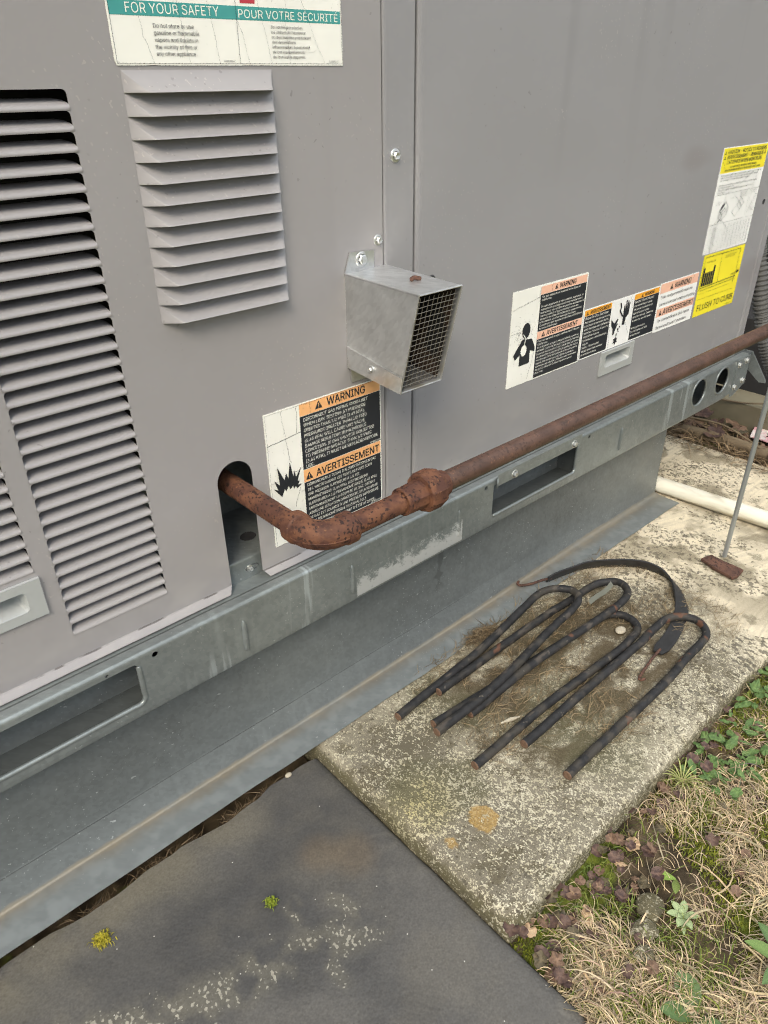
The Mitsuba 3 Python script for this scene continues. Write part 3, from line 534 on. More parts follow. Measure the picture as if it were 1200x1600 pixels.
# ---------------------------------------------------------------- labels
INK = 'label_black'
class Label:
    def __init__(s, name, x0, x1, z0, z1, mat, label, ragged=True):
        s.x0, s.x1, s.z0, s.z1 = x0, x1, z0, z1; s.parts = {}
        s.k = thing(name, label, 'label')
        P = sbox(x0, z0, x1, z1)
        if ragged:
            pts = [P.exterior.interpolate(t, normalized=True).coords[0] for t in np.linspace(0, 1, 160, endpoint=False)]
            q = np.array(pts); nn = meshkit.fbm(np.column_stack([q * 130, q[:, :1] * 0]), 3, int(abs(x0) * 1000)) - 0.5
            c = np.array([(x0 + x1) / 2, (z0 + z1) / 2]); q = q + nn[:, None] * 0.0016 * np.sign(c - q) * 1.0
            P = Polygon(q).intersection(P)
            P = max(getattr(P, 'geoms', [P]), key=lambda g: g.area)
        s.put('backing', extr(P, -0.0011, -0.0003), mat)
    JOIN = ('pictogram', 'diagram', 'crack', 'rule', 'fine_print')
    def put(s, part, mesh, mat): s.n = getattr(s, 'n', 0) + 1; s.parts.setdefault((part, mat, 0 if part in s.JOIN else s.n), []).append(mesh)
    def y(s, layer): return -0.0011 - 0.0004 * layer
    def rect(s, part, x0, x1, z0, z1, mat, layer=1):
        y = s.y(layer); v = [(x0, y, z0), (x1, y, z0), (x1, y, z1), (x0, y, z1)]
        s.put(part, trimesh.Trimesh(v, [[0, 1, 2], [0, 2, 3]], process=False), mat)
    def poly(s, part, pts, mat, layer=2):
        g = Polygon(pts) if not hasattr(pts, 'geom_type') else pts
        if not g.is_valid: g = g.buffer(0)
        for q in getattr(g, 'geoms', [g]):
            if q.is_empty: continue
            v, f = trimesh.creation.triangulate_polygon(q, engine='earcut')
            s.put(part, trimesh.Trimesh(np.column_stack([v[:, 0], np.full(len(v), s.y(layer)), v[:, 1]]), f, process=False), mat)
    def line(s, part, pts, w, mat=INK, layer=3):
        from shapely.geometry import LineString
        s.poly(part, LineString(pts).buffer(w / 2, cap_style=2, quad_segs=2), mat, layer)
    def text(s, st, x, z, h, w=None, mat=INK, layer=2, bold=False, cx=None, part='lettering', rough=False):
        m = meshkit.text_mesh(st, h, 0.002, bold); f = m.faces[m.face_normals[:, 2] > 0.9]; v = m.vertices.copy()
        w0 = v[:, 0].max(); sx = 1.0 if w is None else w / w0
        if cx is not None: x = cx - w0 * sx / 2
        V = np.column_stack([x + v[:, 0] * sx, np.full(len(v), s.y(layer)), z + v[:, 1]])
        q = trimesh.Trimesh(V, f, process=False); q.remove_unreferenced_vertices(); s.put(part, q, mat)
    def tri(s, x, z, h, mat=INK, inner='label_orange', layer=2):
        w = h * 1.05; s.poly('warning_triangle', [(x, z), (x + w, z), (x + w / 2, z + h)], mat, layer)
        s.poly('exclamation_mark', [(x + w * .46, z + h * .30), (x + w * .54, z + h * .30), (x + w * .57, z + h * .70), (x + w * .43, z + h * .70)], inner, layer + 1)
        s.poly('exclamation_dot', Point(x + w / 2, z + h * .17).buffer(h * 0.06, quad_segs=3), inner, layer + 1)
    def done(s):
        for (part, mat, _), ms in s.parts.items(): add(s.k + '__' + part, cat(ms), mat, kind='stuff' if part in s.JOIN else None)
def jag(p0, p1, n, amp, seed):
    r = np.random.default_rng(seed); t = np.linspace(0, 1, n); a, b = np.array(p0), np.array(p1); d = b - a; nrm = np.array([-d[1], d[0]]) / np.linalg.norm(d)
    off = np.cumsum(r.normal(0, 1, n)); off -= np.linspace(off[0], off[-1], n); return [tuple(a + d * k + nrm * o * amp) for k, o in zip(t, off)]

# safety label above the hooded louvres
S = Label('safety_label', -0.4198, -0.1292, 1.0195, 1.2000, 'label_white', 'white and teal FOR YOUR SAFETY label above the hooded louvres')
S.rect('teal_band', -0.4176, -0.1318, 1.0616, 1.0738, 'label_teal')
S.text('FOR YOUR SAFETY', -0.4018, 1.0638, 0.0084, 0.1055, 'label_white')
S.text('POUR VOTRE SÉCURITÉ', -0.2735, 1.0634, 0.0076, 0.1375, 'label_white')
for i, t in enumerate(('Do not store or use', 'gasoline or flammable', 'vapors and liquids in', 'the vicinity of this or', 'any other appliance.')):
    S.text(t, -0.3742, 1.0519 - i * 0.0060, 0.0037, (0.0462, 0.0515, 0.0495, 0.0480, 0.0462)[i])
for i, t in enumerate(('Do not Ne pas stocker', "ou utiliser de l'essence", 'ou des liquides produisant', 'des émanations', 'inflammables à proximité', 'de cet équipement ou', 'de tout autre appareil.')):
    S.text(t, -0.2316, 1.0548 - i * 0.0047, 0.0029, (0.0440, 0.0475, 0.0545, 0.0330, 0.0530, 0.0450, 0.0455)[i])
S.text('CU00001-F', -0.2960, 1.0229, 0.0018); S.text('CU00001-F', -0.1512, 1.0229, 0.0018)
S.line('border', [(-0.4180, 1.16), (-0.4180, 1.0214), (-0.1310, 1.0214), (-0.1310, 1.16)], 0.0004)
S.line('border', [(-0.2752, 1.16), (-0.2752, 1.0214)], 0.0004, layer=2)
for a, b, sd in (((-0.3480, 1.10), (-0.3370, 1.0214), 1), ((-0.3880, 1.0610), (-0.3780, 1.0214), 2), ((-0.3090, 1.0800), (-0.3010, 1.0214), 3), ((-0.2745, 1.0610), (-0.2640, 1.0214), 4), ((-0.2480, 1.085), (-0.2330, 1.0214), 5), ((-0.2110, 1.085), (-0.2080, 1.0214), 6), ((-0.1900, 1.085), (-0.1580, 1.0214), 7), ((-0.1890, 1.0340), (-0.1700, 1.0350), 8)):
    S.line('crack', jag(a, b, 9, 0.0008, sd), 0.0002)
S.rect('red_mark', -0.2690, -0.2500, 1.0766, 1.0810, 'label_red'); S.done()

# gas piping warning
W = Label('gas_warning_label', -0.2925, -0.0752, 0.3915, 0.6085, 'label_white', 'cracked white, orange and black gas piping warning label behind the pipe elbow')
X0, X1 = -0.2315, -0.0772
W.rect('header', X0, X1, 0.5885, 0.6072, 'label_orange'); W.rect('header', X0, X1, 0.4815, 0.5022, 'label_orange')
W.rect('black_panel', X0, X1, 0.5030, 0.5880, 'label_black'); W.rect('black_panel', X0, X1, 0.3930, 0.4810, 'label_black')
W.tri(-0.2035, 0.5925, 0.0125); W.text('WARNING', -0.1820, 0.5928, 0.0118, 0.0745, bold=True)
W.tri(-0.2283, 0.4848, 0.0125); W.text('AVERTISSEMENT', -0.2090, 0.4848, 0.0118, 0.1285, bold=True)
en = ('DISCONNECT GAS PIPING FROM UNIT', 'WHEN LEAK TESTING AT PRESSURE', 'GREATER THAN 1/2 PSIG (3.45 KPA).', 'PRESSURES GREATER THAN 1/2 PSIG', '(3.45 KPA) WILL CAUSE GAS VALVE', 'DAMAGE RESULTING IN HAZARDOUS', 'CONDITION. IF GAS VALVE IS SUBJECTED', 'TO PRESSURE GREATER THAN 1/2 PSIG', '(3.45 KPA), IT MUST BE REPLACED BEFORE', 'USE.')
ew = (0.1235, 0.119, 0.117, 0.121, 0.1165, 0.120, 0.136, 0.130, 0.143, 0.0150)
for i, t in enumerate(en): W.text(t, -0.2265, 0.5797 - i * 0.00835, 0.0052, ew[i], 'label_white')
fr = ("DÉBRANCHER LE TUYAU D'ALIMENTATION EN GAZ", "DE L'UNITÉ DURANT LES TESTS DE FUITE SOUS", 'UNE PRESSION SUPÉRIEURE À 1/2 PSI', 'MANOMÉTRIQUE (3,45 KPA). LES PRESSIONS', 'SUPÉRIEURES À 1/2 PSI MANOMÉTRIQUE (3,45 KPA)', 'ENDOMMAGERONT LA SOUPAPE DE GAZ, CRÉANT', 'AINSI UNE SITUATION DANGEREUSE. SI LA SOUPAPE', 'DE GAZ EST SOUMISE À UNE PRESSION SUPÉRIEURE', 'À 1/2 PSI MANOMÉTRIQUE (3,45 KPA), ELLE', "DOIT ÊTRE REMPLACÉE AVANT D'ÊTRE UTILISÉE.")
fw = (0.1385, 0.130, 0.103, 0.121, 0.1395, 0.136, 0.142, 0.143, 0.116, 0.1365)
for i, t in enumerate(fr): W.text(t, -0.2268, 0.4735 - i * 0.00835, 0.0047, fw[i], 'label_white')
W.text('48TM003298', -0.1000, 0.5042, 0.0028, 0.0215, 'label_white'); W.text('48TM003298', -0.1000, 0.3946, 0.0028, 0.0215, 'label_white')
star = [(-0.2735, 0.4731), (-0.2869, 0.4909), (-0.2790, 0.4862), (-0.2847, 0.5033), (-0.2755, 0.4930), (-0.2779, 0.5236), (-0.2668, 0.4985), (-0.2635, 0.5095), (-0.2600, 0.4990), (-0.2553, 0.5245), (-0.2508, 0.4990), (-0.2478, 0.5085), (-0.2462, 0.4965), (-0.2357, 0.5107), (-0.2440, 0.4900), (-0.2400, 0.4890), (-0.2436, 0.4830), (-0.2361, 0.4825), (-0.2450, 0.4775), (-0.2480, 0.4822), (-0.2512, 0.4790), (-0.2530, 0.4850), (-0.2575, 0.4800), (-0.2610, 0.4875), (-0.2650, 0.4800), (-0.2680, 0.4845), (-0.2705, 0.4790)]
W.poly('burst_mark', star, INK)
for a, b, n, am, wd, sd in (((-0.2915, 0.5600), (-0.2320, 0.5660), 12, 0.0006, 0.0007, 1), ((-0.2640, 0.6070), (-0.2590, 0.5640), 10, 0.0005, 0.0003, 2), ((-0.2590, 0.5640), (-0.2520, 0.5230), 10, 0.0005, 0.0004, 3), ((-0.2380, 0.6070), (-0.2390, 0.5660), 10, 0.0006, 0.0004, 4), ((-0.2900, 0.5000), (-0.2790, 0.5010), 6, 0.0004, 0.0004, 5), ((-0.2520, 0.5060), (-0.2325, 0.5090), 8, 0.0005, 0.0003, 6), ((-0.2400, 0.4780), (-0.2500, 0.4470), 8, 0.0008, 0.0004, 7), ((-0.2390, 0.4700), (-0.2320, 0.4695), 5, 0.0004, 0.0004, 8)):
    W.line('crack', jag(a, b, n, am, sd), wd)
for a, b, sd in (((-0.2135, 0.6072), (-0.2120, 0.5885), 21), ((-0.1640, 0.6072), (-0.1650, 0.5885), 22), ((-0.1700, 0.5022), (-0.1650, 0.4815), 23), ((-0.1560, 0.5022), (-0.1540, 0.4815), 24)): W.line('crack', jag(a, b, 6, 0.0004, sd), 0.0003)
W.line('border', [(-0.2908, 0.3932), (-0.2908, 0.6068), (-0.0762, 0.6068)], 0.0003); W.done()

# toxic fume warning (right panel)
F_ = Label('fume_warning_label', 0.2370, 0.4638, 0.5045, 0.6830, 'label_white', 'large white and black fume warning label with a crouching figure pictogram, leftmost on right panel')
X0, X1 = 0.3175, 0.4600
F_.rect('header', X0, X1, 0.6655, 0.6800, 'label_peach'); F_.rect('header', X0, X1, 0.5825, 0.5965, 'label_peach')
F_.rect('black_panel', X0, X1, 0.5970, 0.6650, 'label_black'); F_.rect('black_panel', X0, X1, 0.5070, 0.5820, 'label_black')
F_.tri(0.3580, 0.6688, 0.0095, inner='label_peach'); F_.text('WARNING', 0.3720, 0.6690, 0.0088, 0.0520, bold=True)
F_.tri(0.3310, 0.5852, 0.0095, inner='label_peach'); F_.text('AVERTISSEMENT', 0.3455, 0.5856, 0.0085, 0.1000, bold=True)
en = ('For gas appliances installed in the State of', 'California:', '', 'If a gas appliance is not installed, operated, or', "maintained in accordance with the manufacturer's", 'instructions, you could be exposed to substances in', 'fuel or products of gas combustion which are', 'known to the State of California to cause cancer,', 'birth defects, or other reproductive harm.', 'Consult your gas supplier or the State of California', 'for more information.')
for i, t in enumerate(en):
    if t: F_.text(t, 0.3205, 0.6592 - i * 0.0059, 0.0036, min(0.136, 0.00272 * len(t)), 'label_white')
fr = ("Pour les appareils au gaz installés dans l'État de", 'Californie :', "Si un appareil au gaz n'est pas installé, opéré ou", 'entretenu conformément aux instructions du fabricant,', 'il pourrait vous exposer à des substances provenant', 'du combustible ou des produits de combustion du gaz', "reconnus par l'État de Californie comme causant le", "cancer, des anomalies congénitales ou d'autres", 'dommages reproductifs. Consultez votre fournisseur', "de gaz ou l'État de Californie pour en savoir", 'plus long.')
for i, t in enumerate(fr): F_.text(t, 0.3205, 0.5762 - i * 0.0062, 0.0036, min(0.137, 0.00265 * len(t)), 'label_white')
F_.poly('pictogram', Point(0, 0).buffer(1, quad_segs=10).__class__([(0.2830 + 0.0115 * math.cos(t), 0.6065 + 0.0145 * math.sin(t)) for t in np.linspace(0, 2 * np.pi, 24)]), INK)
F_.poly('pictogram', [(0.2740, 0.5920), (0.2860, 0.5900), (0.3020, 0.5880), (0.3130, 0.5700), (0.3120, 0.5620), (0.2990, 0.5670), (0.2990, 0.5420), (0.2690, 0.5420), (0.2690, 0.5640), (0.2560, 0.5560), (0.2500, 0.5660)], INK)
F_.poly('pictogram', [(0.2790 + 0.0085 * math.cos(t), 0.5700 + 0.0105 * math.sin(t)) for t in np.linspace(0, 2 * np.pi, 20)], 'label_white', 3)
F_.line('pictogram', [(0.2750, 0.6010), (0.2820, 0.5930), (0.2800, 0.5790)], 0.0018, 'label_white', 3)
r = np.random.default_rng(3)
for _ in range(130):
    t = r.uniform(0, 2 * np.pi); q = r.normal(0, 0.013); F_.rect('pictogram', *(lambda a, b: (a, a + .0009, b, b + .0009))(0.2760 + (0.012 + abs(q)) * math.cos(t), 0.6010 + (0.008 + abs(q)) * math.sin(t) * 0.8), INK, 2)
for a, b, sd in (((0.2385, 0.6500), (0.3160, 0.6630), 1), ((0.3150, 0.6790), (0.3150, 0.6530), 2), ((0.2385, 0.6080), (0.2640, 0.6060), 3), ((0.3120, 0.5650), (0.2950, 0.5120), 4), ((0.3500, 0.6800), (0.3500, 0.6660), 5)): F_.line('crack', jag(a, b, 9, 0.0007, sd), 0.0005)
F_.done()

# electric shock warning
E_ = Label('shock_warning_label', 0.4655, 0.7518, 0.5060, 0.6090, 'label_white2', 'wide white, amber and black electric shock label above the small handle')
for x0, x1 in ((0.4685, 0.5630), (0.6500, 0.7490)):
    E_.rect('header', x0, x1, 0.5955, 0.6070, 'label_amber'); E_.rect('black_panel', x0, x1, 0.5085, 0.5950, 'label_black')
E_.tri(0.4735, 0.5970, 0.0075, inner='label_amber'); E_.text('AVERTISSEMENT', 0.4860, 0.5974, 0.0070, 0.0720, bold=True)
E_.tri(0.6760, 0.5972, 0.0075, inner='label_amber'); E_.text('WARNING', 0.6890, 0.5976, 0.0068, 0.0400, bold=True)
fr = ('Risque De Choc Électrique', "Peut entraîner des blessures ou la", "mort. Couper et verrouiller l'alimen-", "tation électrique avant d'effectuer", "l'entretien. Il peut y avoir plus d'un", 'dispositif de coupure.', 'Condensateurs : attendre après la', 'coupure.', 'Danger - Pièces mobiles.', "Ne pas opérer si les panneaux", 'ne sont pas en place.')
for i, t in enumerate(fr): E_.text(t, 0.4710, 0.5880 - i * 0.0074, 0.0042 if i else 0.0052, min(0.089, 0.0026 * len(t) * (1.25 if i == 0 else 1)), 'label_white')
en = ('Electric Shock Hazard', 'Can cause injury or death.', 'Disconnect and lock out all', 'electrical power before', 'servicing this unit. There may', 'be more than one disconnect.', '', 'Moving parts hazard.', 'Do not operate unit with', 'panels removed.')
for i, t in enumerate(en):
    if t: E_.text(t, 0.6525, 0.5878 - i * 0.0080, 0.0042 if i else 0.0052, min(0.0930, 0.0028 * len(t) * (1.3 if i == 0 else 1)), 'label_white')
E_.poly('pictogram', [(0.6130, 0.5500), (0.6220, 0.5490), (0.6240, 0.5640), (0.6330, 0.5700), (0.6340, 0.5960), (0.6310, 0.5960), (0.6300, 0.5790), (0.6280, 0.6000), (0.6250, 0.6000), (0.6245, 0.5800), (0.6215, 0.6020), (0.6185, 0.6010), (0.6190, 0.5790), (0.6150, 0.5930), (0.6120, 0.5920), (0.6130, 0.5680)], INK)
E_.line('pictogram', [(0.5960, 0.6000), (0.6010, 0.5900), (0.5975, 0.5830), (0.6060, 0.5740), (0.6110, 0.5690)], 0.0035)
E_.poly('pictogram', [(0.5690, 0.5700), (0.5720, 0.5560), (0.5790, 0.5480), (0.5810, 0.5340), (0.5860, 0.5350), (0.5880, 0.5430), (0.5960, 0.5560), (0.5930, 0.5590), (0.5850, 0.5510), (0.5960, 0.5650), (0.5930, 0.5680), (0.5820, 0.5590)], INK)
for cx, cz, rr in ((0.5990, 0.5440, 0.0030), (0.6050, 0.5480, 0.0022), (0.5960, 0.5330, 0.0026), (0.6020, 0.5390, 0.002)): E_.poly('pictogram', Point(cx, cz).buffer(rr, quad_segs=2), INK)
g = [(0.5950 + (0.0100 if i % 2 else 0.0050) * math.cos(i * np.pi / 6), 0.5200 + (0.0100 if i % 2 else 0.0050) * math.sin(i * np.pi / 6)) for i in range(12)]; E_.poly('pictogram', g, INK)
for a, b, sd in (((0.6250, 0.5540), (0.6420, 0.5250), 1), ((0.5650, 0.5600), (0.5700, 0.5100), 2), ((0.6350, 0.6080), (0.6450, 0.5800), 3)): E_.line('crack', jag(a, b, 8, 0.0008, sd), 0.0005)
E_.done()

# compartment warning
K_ = Label('compartment_warning_label', 0.7530, 0.9225, 0.5020, 0.6120, 'label_white2', 'white label with two peach bands saying compartment must be closed, beside yellow label')
K_.rect('header', 0.7548, 0.9215, 0.5895, 0.6105, 'label_peach'); K_.rect('header', 0.7548, 0.9215, 0.5370, 0.5550, 'label_peach')
K_.tri(0.7960, 0.5930, 0.0125, inner='label_peach'); K_.text('WARNING', 0.8150, 0.5935, 0.0118, 0.0740, bold=True)
K_.tri(0.7640, 0.5395, 0.0120, inner='label_peach'); K_.text('AVERTISSEMENT', 0.7810, 0.5400, 0.0115, 0.1380, bold=True)
K_.text('This compartment must be', 0.7600, 0.5770, 0.0068, 0.1420); K_.text('closed except when servicing.', 0.7600, 0.5615, 0.0068, 0.1600)
K_.text('Ce compartiment doit rester', 0.7620, 0.5240, 0.0068, 0.1470); K_.text("fermé sauf pour l'entretien.", 0.7620, 0.5085, 0.0068, 0.1380)
for a, b, sd in (((0.8960, 0.6105), (0.9000, 0.5895), 1), ((0.8500, 0.5890), (0.8700, 0.5560), 2)): K_.line('crack', jag(a, b, 6, 0.0006, sd), 0.0005)
K_.done()

# rigging notice
N_ = Label('rigging_notice_label', 0.9222, 1.1405, 0.6480, 0.8700, 'label_white2', 'tall white notice with yellow top and tables, upper label at the right edge', False)
N_.rect('yellow_head', 0.9240, 1.1390, 0.8190, 0.8685, 'label_yellow')
for x, z in ((0.9290, 0.8565), (0.9290, 0.8462)): N_.tri(x, z, 0.0075, inner='label_yellow')
N_.text('CAUTION - NOTICE TO RIGGERS', 0.9420, 0.8570, 0.0072, 0.1880, bold=True); N_.text('AVERTISSEMENT - REMARQUE À', 0.9420, 0.8467, 0.0072, 0.1890, bold=True)
N_.text("L'ATTENTION DES MONTEURS", 0.9440, 0.8365, 0.0072, 0.1720, bold=True)
N_.text('ALL PANELS MUST BE IN PLACE WHEN RIGGING', 0.9640, 0.8285, 0.0036, 0.1300, bold=True); N_.text("TOUS LES PANNEAUX DOIVENT ÊTRE EN PLACE POUR LE LEVAGE", 0.9420, 0.8222, 0.0036, 0.1750, bold=True)
nt = ('Hook rigging shackles through holes in base rail as shown in detail "A".', 'Holes in base rail are centered around the unit center of gravity.', 'Use wooden top skid when rigging to prevent damage.', '', 'Accrocher les manilles de levage dans les trous du rail de base tel', 'que montré au détail « A ».', 'Utiliser une palette en bois pour le levage de façon à éviter', 'les dommages.')
for i, t in enumerate(nt):
    if t: N_.text(t, 0.9300, 0.8128 - i * 0.0050, 0.0031, min(0.200, 0.0028 * len(t)))
N_.line('rule', [(0.9232, 0.7745), (1.1395, 0.7755)], 0.0006); N_.line('rule', [(0.9232, 0.7120), (1.1395, 0.7125)], 0.0006); N_.line('rule', [(1.0930, 0.7750), (1.0900, 0.7122)], 0.0005)
place2 = lambda ox, oz, s, P: [(ox + s * x, oz + s * z) for x, z in P]
N_.line('diagram', place2(0.955, 0.722, 0.05, [(0, 0.1), (0.5, 0.45), (0.85, 0.2), (0.35, -0.1), (0, 0.1), (0.02, 0.35), (0.5, 0.72), (0.85, 0.45), (0.85, 0.2)]), 0.0010); N_.line('diagram', place2(0.955, 0.722, 0.05, [(0.35, -0.1), (0.37, 0.17), (0.02, 0.35)]), 0.0012); N_.line('diagram', place2(0.955, 0.722, 0.05, [(0.37, 0.17), (0.85, 0.45)]), 0.0010)
N_.poly('diagram', place2(0.958, 0.733, 0.05, [(0.1, 0.12), (0.42, 0.36), (0.42, 0.48), (0.1, 0.28)]), INK); N_.poly('diagram', place2(0.950, 0.715, 0.05, [(0.2, -0.02), (0.40, 0.10), (0.36, 0.14), (0.17, 0.04)]), INK)
N_.line('diagram', place2(1.020, 0.720, 0.055, [(0, 0.2), (0.35, 0.0), (1.0, 0.5), (0.65, 0.72), (0, 0.2)]), 0.0009); N_.line('diagram', place2(1.020, 0.720, 0.055, [(0.35, 0.48), (0.68, 0.25)]), 0.0009); N_.line('diagram', place2(1.020, 0.720, 0.055, [(0.52, 0.60), (0.85, 0.37)]), 0.0009)
N_.line('diagram', place2(1.100, 0.718, 0.04, [(0, 0.1), (0.7, 1.1)]), 0.0010); N_.line('diagram', place2(1.105, 0.716, 0.04, [(0.1, 0.2), (0.75, 1.15)]), 0.0007)
for x, z, w in ((0.936, 0.757, 0.022), (0.936, 0.753, 0.020), (1.000, 0.762, 0.018), (1.045, 0.769, 0.040), (1.045, 0.765, 0.042), (1.045, 0.761, 0.036), (1.108, 0.770, 0.022), (1.108, 0.766, 0.020), (1.118, 0.729, 0.015), (1.118, 0.725, 0.015)): N_.text('UNIT DETAIL A', x, z, 0.0022, w, part='fine_print')
r = np.random.default_rng(11)
for j in range(13):
    z = 0.7035 - j * 0.0042; N_.line('rule', [(0.9235, z - 0.0009), (0.996, z - 0.0009)], 0.0003); N_.text('%02d-%02d' % (r.integers(8, 15), r.integers(10, 99)), 0.945, z, 0.0026, 0.016, part='fine_print')
    for i in range(9): N_.text('%d' % r.integers(100, 999), 1.000 + i * 0.0152, z, 0.0026, 0.0082, part='fine_print')
for a, b, sd in (((0.9260, 0.8420), (0.9520, 0.8190), 1), ((0.9800, 0.7760), (1.0900, 0.8130), 2), ((0.9800, 0.7760), (0.9600, 0.7400), 3), ((1.0150, 0.7700), (1.0700, 0.7350), 4), ((0.9700, 0.7250), (1.0200, 0.6900), 5), ((1.1100, 0.8150), (1.1000, 0.7400), 6), ((0.9700, 0.7350), (0.9280, 0.7000), 7)): N_.line('crack', jag(a, b, 8, 0.0010, sd), 0.0006)
N_.done()
Y_ = Label('flush_to_curb_label', 0.9345, 1.1385, 0.5014, 0.6452, 'label_yellow', 'yellow label with a line diagram reading FLUSH TO CURB, below the notice', False)
Y_.text('FLUSH TO CURB', 0.9450, 0.5140, 0.0150, 0.1830); Y_.text('48TM003300', 1.0950, 0.5045, 0.0026, 0.0300)
Y_.line('diagram', [(0.9370, 0.5640), (0.9400, 0.6405), (1.1150, 0.6390), (1.1160, 0.5640)], 0.0012); Y_.line('diagram', [(1.0210, 0.6385), (1.0230, 0.5740)], 0.0010); Y_.line('diagram', [(0.9395, 0.5700), (1.1160, 0.5730)], 0.0016); Y_.line('diagram', [(0.9395, 0.5640), (1.1100, 0.5665)], 0.0010)
Y_.line('diagram', [(0.9350, 0.5430), (1.1150, 0.5420)], 0.0006); Y_.line('diagram', [(1.0900, 0.5800), (1.1100, 0.5810), (1.1110, 0.5560)], 0.0016); Y_.line('diagram', [(0.9400, 0.5560), (1.0950, 0.5570)], 0.0006)
for i in range(6): Y_.rect('diagram', 0.9425 + i * 0.0098, 0.9500 + i * 0.0098, 0.5735, 0.6040 + (0.012 if i in (0, 5) else 0), INK, 2)
Y_.poly('diagram', [(1.1180, 0.5820), (1.1245, 0.5885), (1.1245, 0.5850), (1.1330, 0.5845), (1.1330, 0.5805), (1.1245, 0.5800), (1.1245, 0.5765)], INK)
Y_.text('RETURN AIR', 0.9500, 0.6260, 0.0030, 0.0450); Y_.text('SUPPLY DUCT OPENING', 1.0400, 0.6300, 0.0030, 0.0600); Y_.text('SEE INSTRUCTIONS', 1.0400, 0.6255, 0.0030, 0.0500); Y_.done()

# ---------------------------------------------------------------- pad, mat, ground
NX, NY = 300, 120
px0, px1, py0, py1 = -0.2890, 1.3600, -0.4915, 1.4
xs = np.concatenate([np.linspace(px0, 0.7, 230), np.linspace(0.7, px1, NX - 229)[1:]]); ys = np.concatenate([np.linspace(py0, 0.03, 100), np.linspace(0.03, py1, NY - 99)[1:]])
gx, gy = np.meshgrid(xs, ys, indexing='ij'); Pn = np.column_stack([gx.ravel(), gy.ravel(), 0 * gx.ravel()])
rough = 0.0022 * (meshkit.fbm(Pn * 45, 4) - 0.5) + 0.004 * (meshkit.fbm(Pn * 4, 2, 5) - 0.5)
ex = np.minimum(gx.ravel() - px0, px1 - gx.ravel()); ey = np.minimum(gy.ravel() - py0, py1 - gy.ravel())
edge = np.minimum(ex, ey) + 0.004 * (meshkit.fbm(Pn * 60, 3, 9) - 0.5)
gz = rough * np.clip(edge / 0.02, 0, 1) - 0.007 * np.exp(-(np.maximum(edge, 0) / 0.0045)) - 0.002
corner = np.hypot(np.maximum(0.055 - (gx.ravel() - px0), 0), np.maximum(0.045 - (gy.ravel() - py0), 0)); gz -= 0.020 * np.clip((corner - 0.038) / 0.02, 0, 1) ** 1.3
jx = np.where(ex < 1e-6, 0.006 * (meshkit.fbm(Pn * 22, 3, 2) - 0.5), 0); jy = np.where(ey < 1e-6, 0.012 * (meshkit.fbm(Pn * 16, 4, 3) - 0.5), 0)
V = np.column_stack([gx.ravel() + jx, gy.ravel() + jy, gz]); n0, n1 = gx.shape
idx = np.arange(n0 * n1).reshape(n0, n1); a, b, c, d = idx[:-1, :-1].ravel(), idx[1:, :-1].ravel(), idx[1:, 1:].ravel(), idx[:-1, 1:].ravel()
F = np.vstack([np.column_stack([a, b, c]), np.column_stack([a, c, d])])
ring = np.concatenate([idx[:, 0], idx[-1, 1:], idx[-2::-1, -1], idx[0, -2:0:-1]]); rb_ = V[ring].copy(); skirt = []
base = len(V); lv = 5; VV = [V]
for i in range(1, lv + 1):
    q = rb_.copy(); q[:, 2] -= 0.030 * i; q[:, :2] += 0.008 * (meshkit.fbm(q * 35, 3, i)[:, None] - 0.5); VV.append(q)
for i in range(lv):
    up = ring if i == 0 else base + (i - 1) * len(ring) + np.arange(len(ring)); lo = base + i * len(ring) + np.arange(len(ring))
    F = np.vstack([F, np.column_stack([up, lo, np.roll(lo, -1)]), np.column_stack([up, np.roll(lo, -1), np.roll(up, -1)])])
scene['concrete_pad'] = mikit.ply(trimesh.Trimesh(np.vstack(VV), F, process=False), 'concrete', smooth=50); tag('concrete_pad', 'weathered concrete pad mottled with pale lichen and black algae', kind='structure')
# rubber mat
mx0, mx1, my0, my1 = -1.60, -0.2880, -0.6350, -0.0590; MZ = -0.022
xs = np.concatenate([np.linspace(mx0, -0.95, 12), np.linspace(-0.95, mx1, 140)[1:]]); ys = np.linspace(my0, my1, 130)
gx, gy = np.meshgrid(xs, ys, indexing='ij'); Pn = np.column_stack([gx.ravel(), gy.ravel(), 0 * gx.ravel()])
rc = 0.022; qx = np.maximum(rc - (mx1 - gx.ravel()), 0); qy = np.maximum(rc - (gy.ravel() - my0), 0); rr = np.hypot(qx, qy); sc = np.where(rr > rc, rc / np.maximum(rr, 1e-9), 1)
X = mx1 - rc + qx * sc; X = np.where(qx > 0, X, gx.ravel()); Yv = np.where(qy > 0, my0 + rc - qy * sc, gy.ravel())
edge = np.minimum(mx1 - gx.ravel(), gy.ravel() - my0); edge = np.where((qx > 0) & (qy > 0), np.maximum(rc - rr, 0), edge)
Z = MZ + 0.010 * (meshkit.fbm(Pn * 3.2, 2, 4) - 0.5) + 0.0030 * (meshkit.fbm(Pn * 14, 3, 6) - 0.5) - 0.010 * np.exp(-np.maximum(edge, 0) / 0.006)
bk_ = gy.ravel() > my1 - 1e-6; nb = meshkit.fbm(np.column_stack([X * 9, 0 * X, 0 * X]), 4, 8) - 0.5; Yv = Yv - np.clip((Yv - my1 + 0.03) / 0.03, 0, 1) * np.maximum(0.034 * nb + 0.001, -0.003)
idx = np.arange(gx.size).reshape(gx.shape); a, b, c, d = idx[:-1, :-1].ravel(), idx[1:, :-1].ravel(), idx[1:, 1:].ravel(), idx[:-1, 1:].ravel()
F = np.vstack([np.column_stack([a, b, c]), np.column_stack([a, c, d])]); V = np.column_stack([X, Yv, Z])
ring = np.concatenate([idx[:, 0], idx[-1, 1:], idx[::-1, -1][1:]]); lo = V[ring].copy(); lo[:, 2] = -0.078
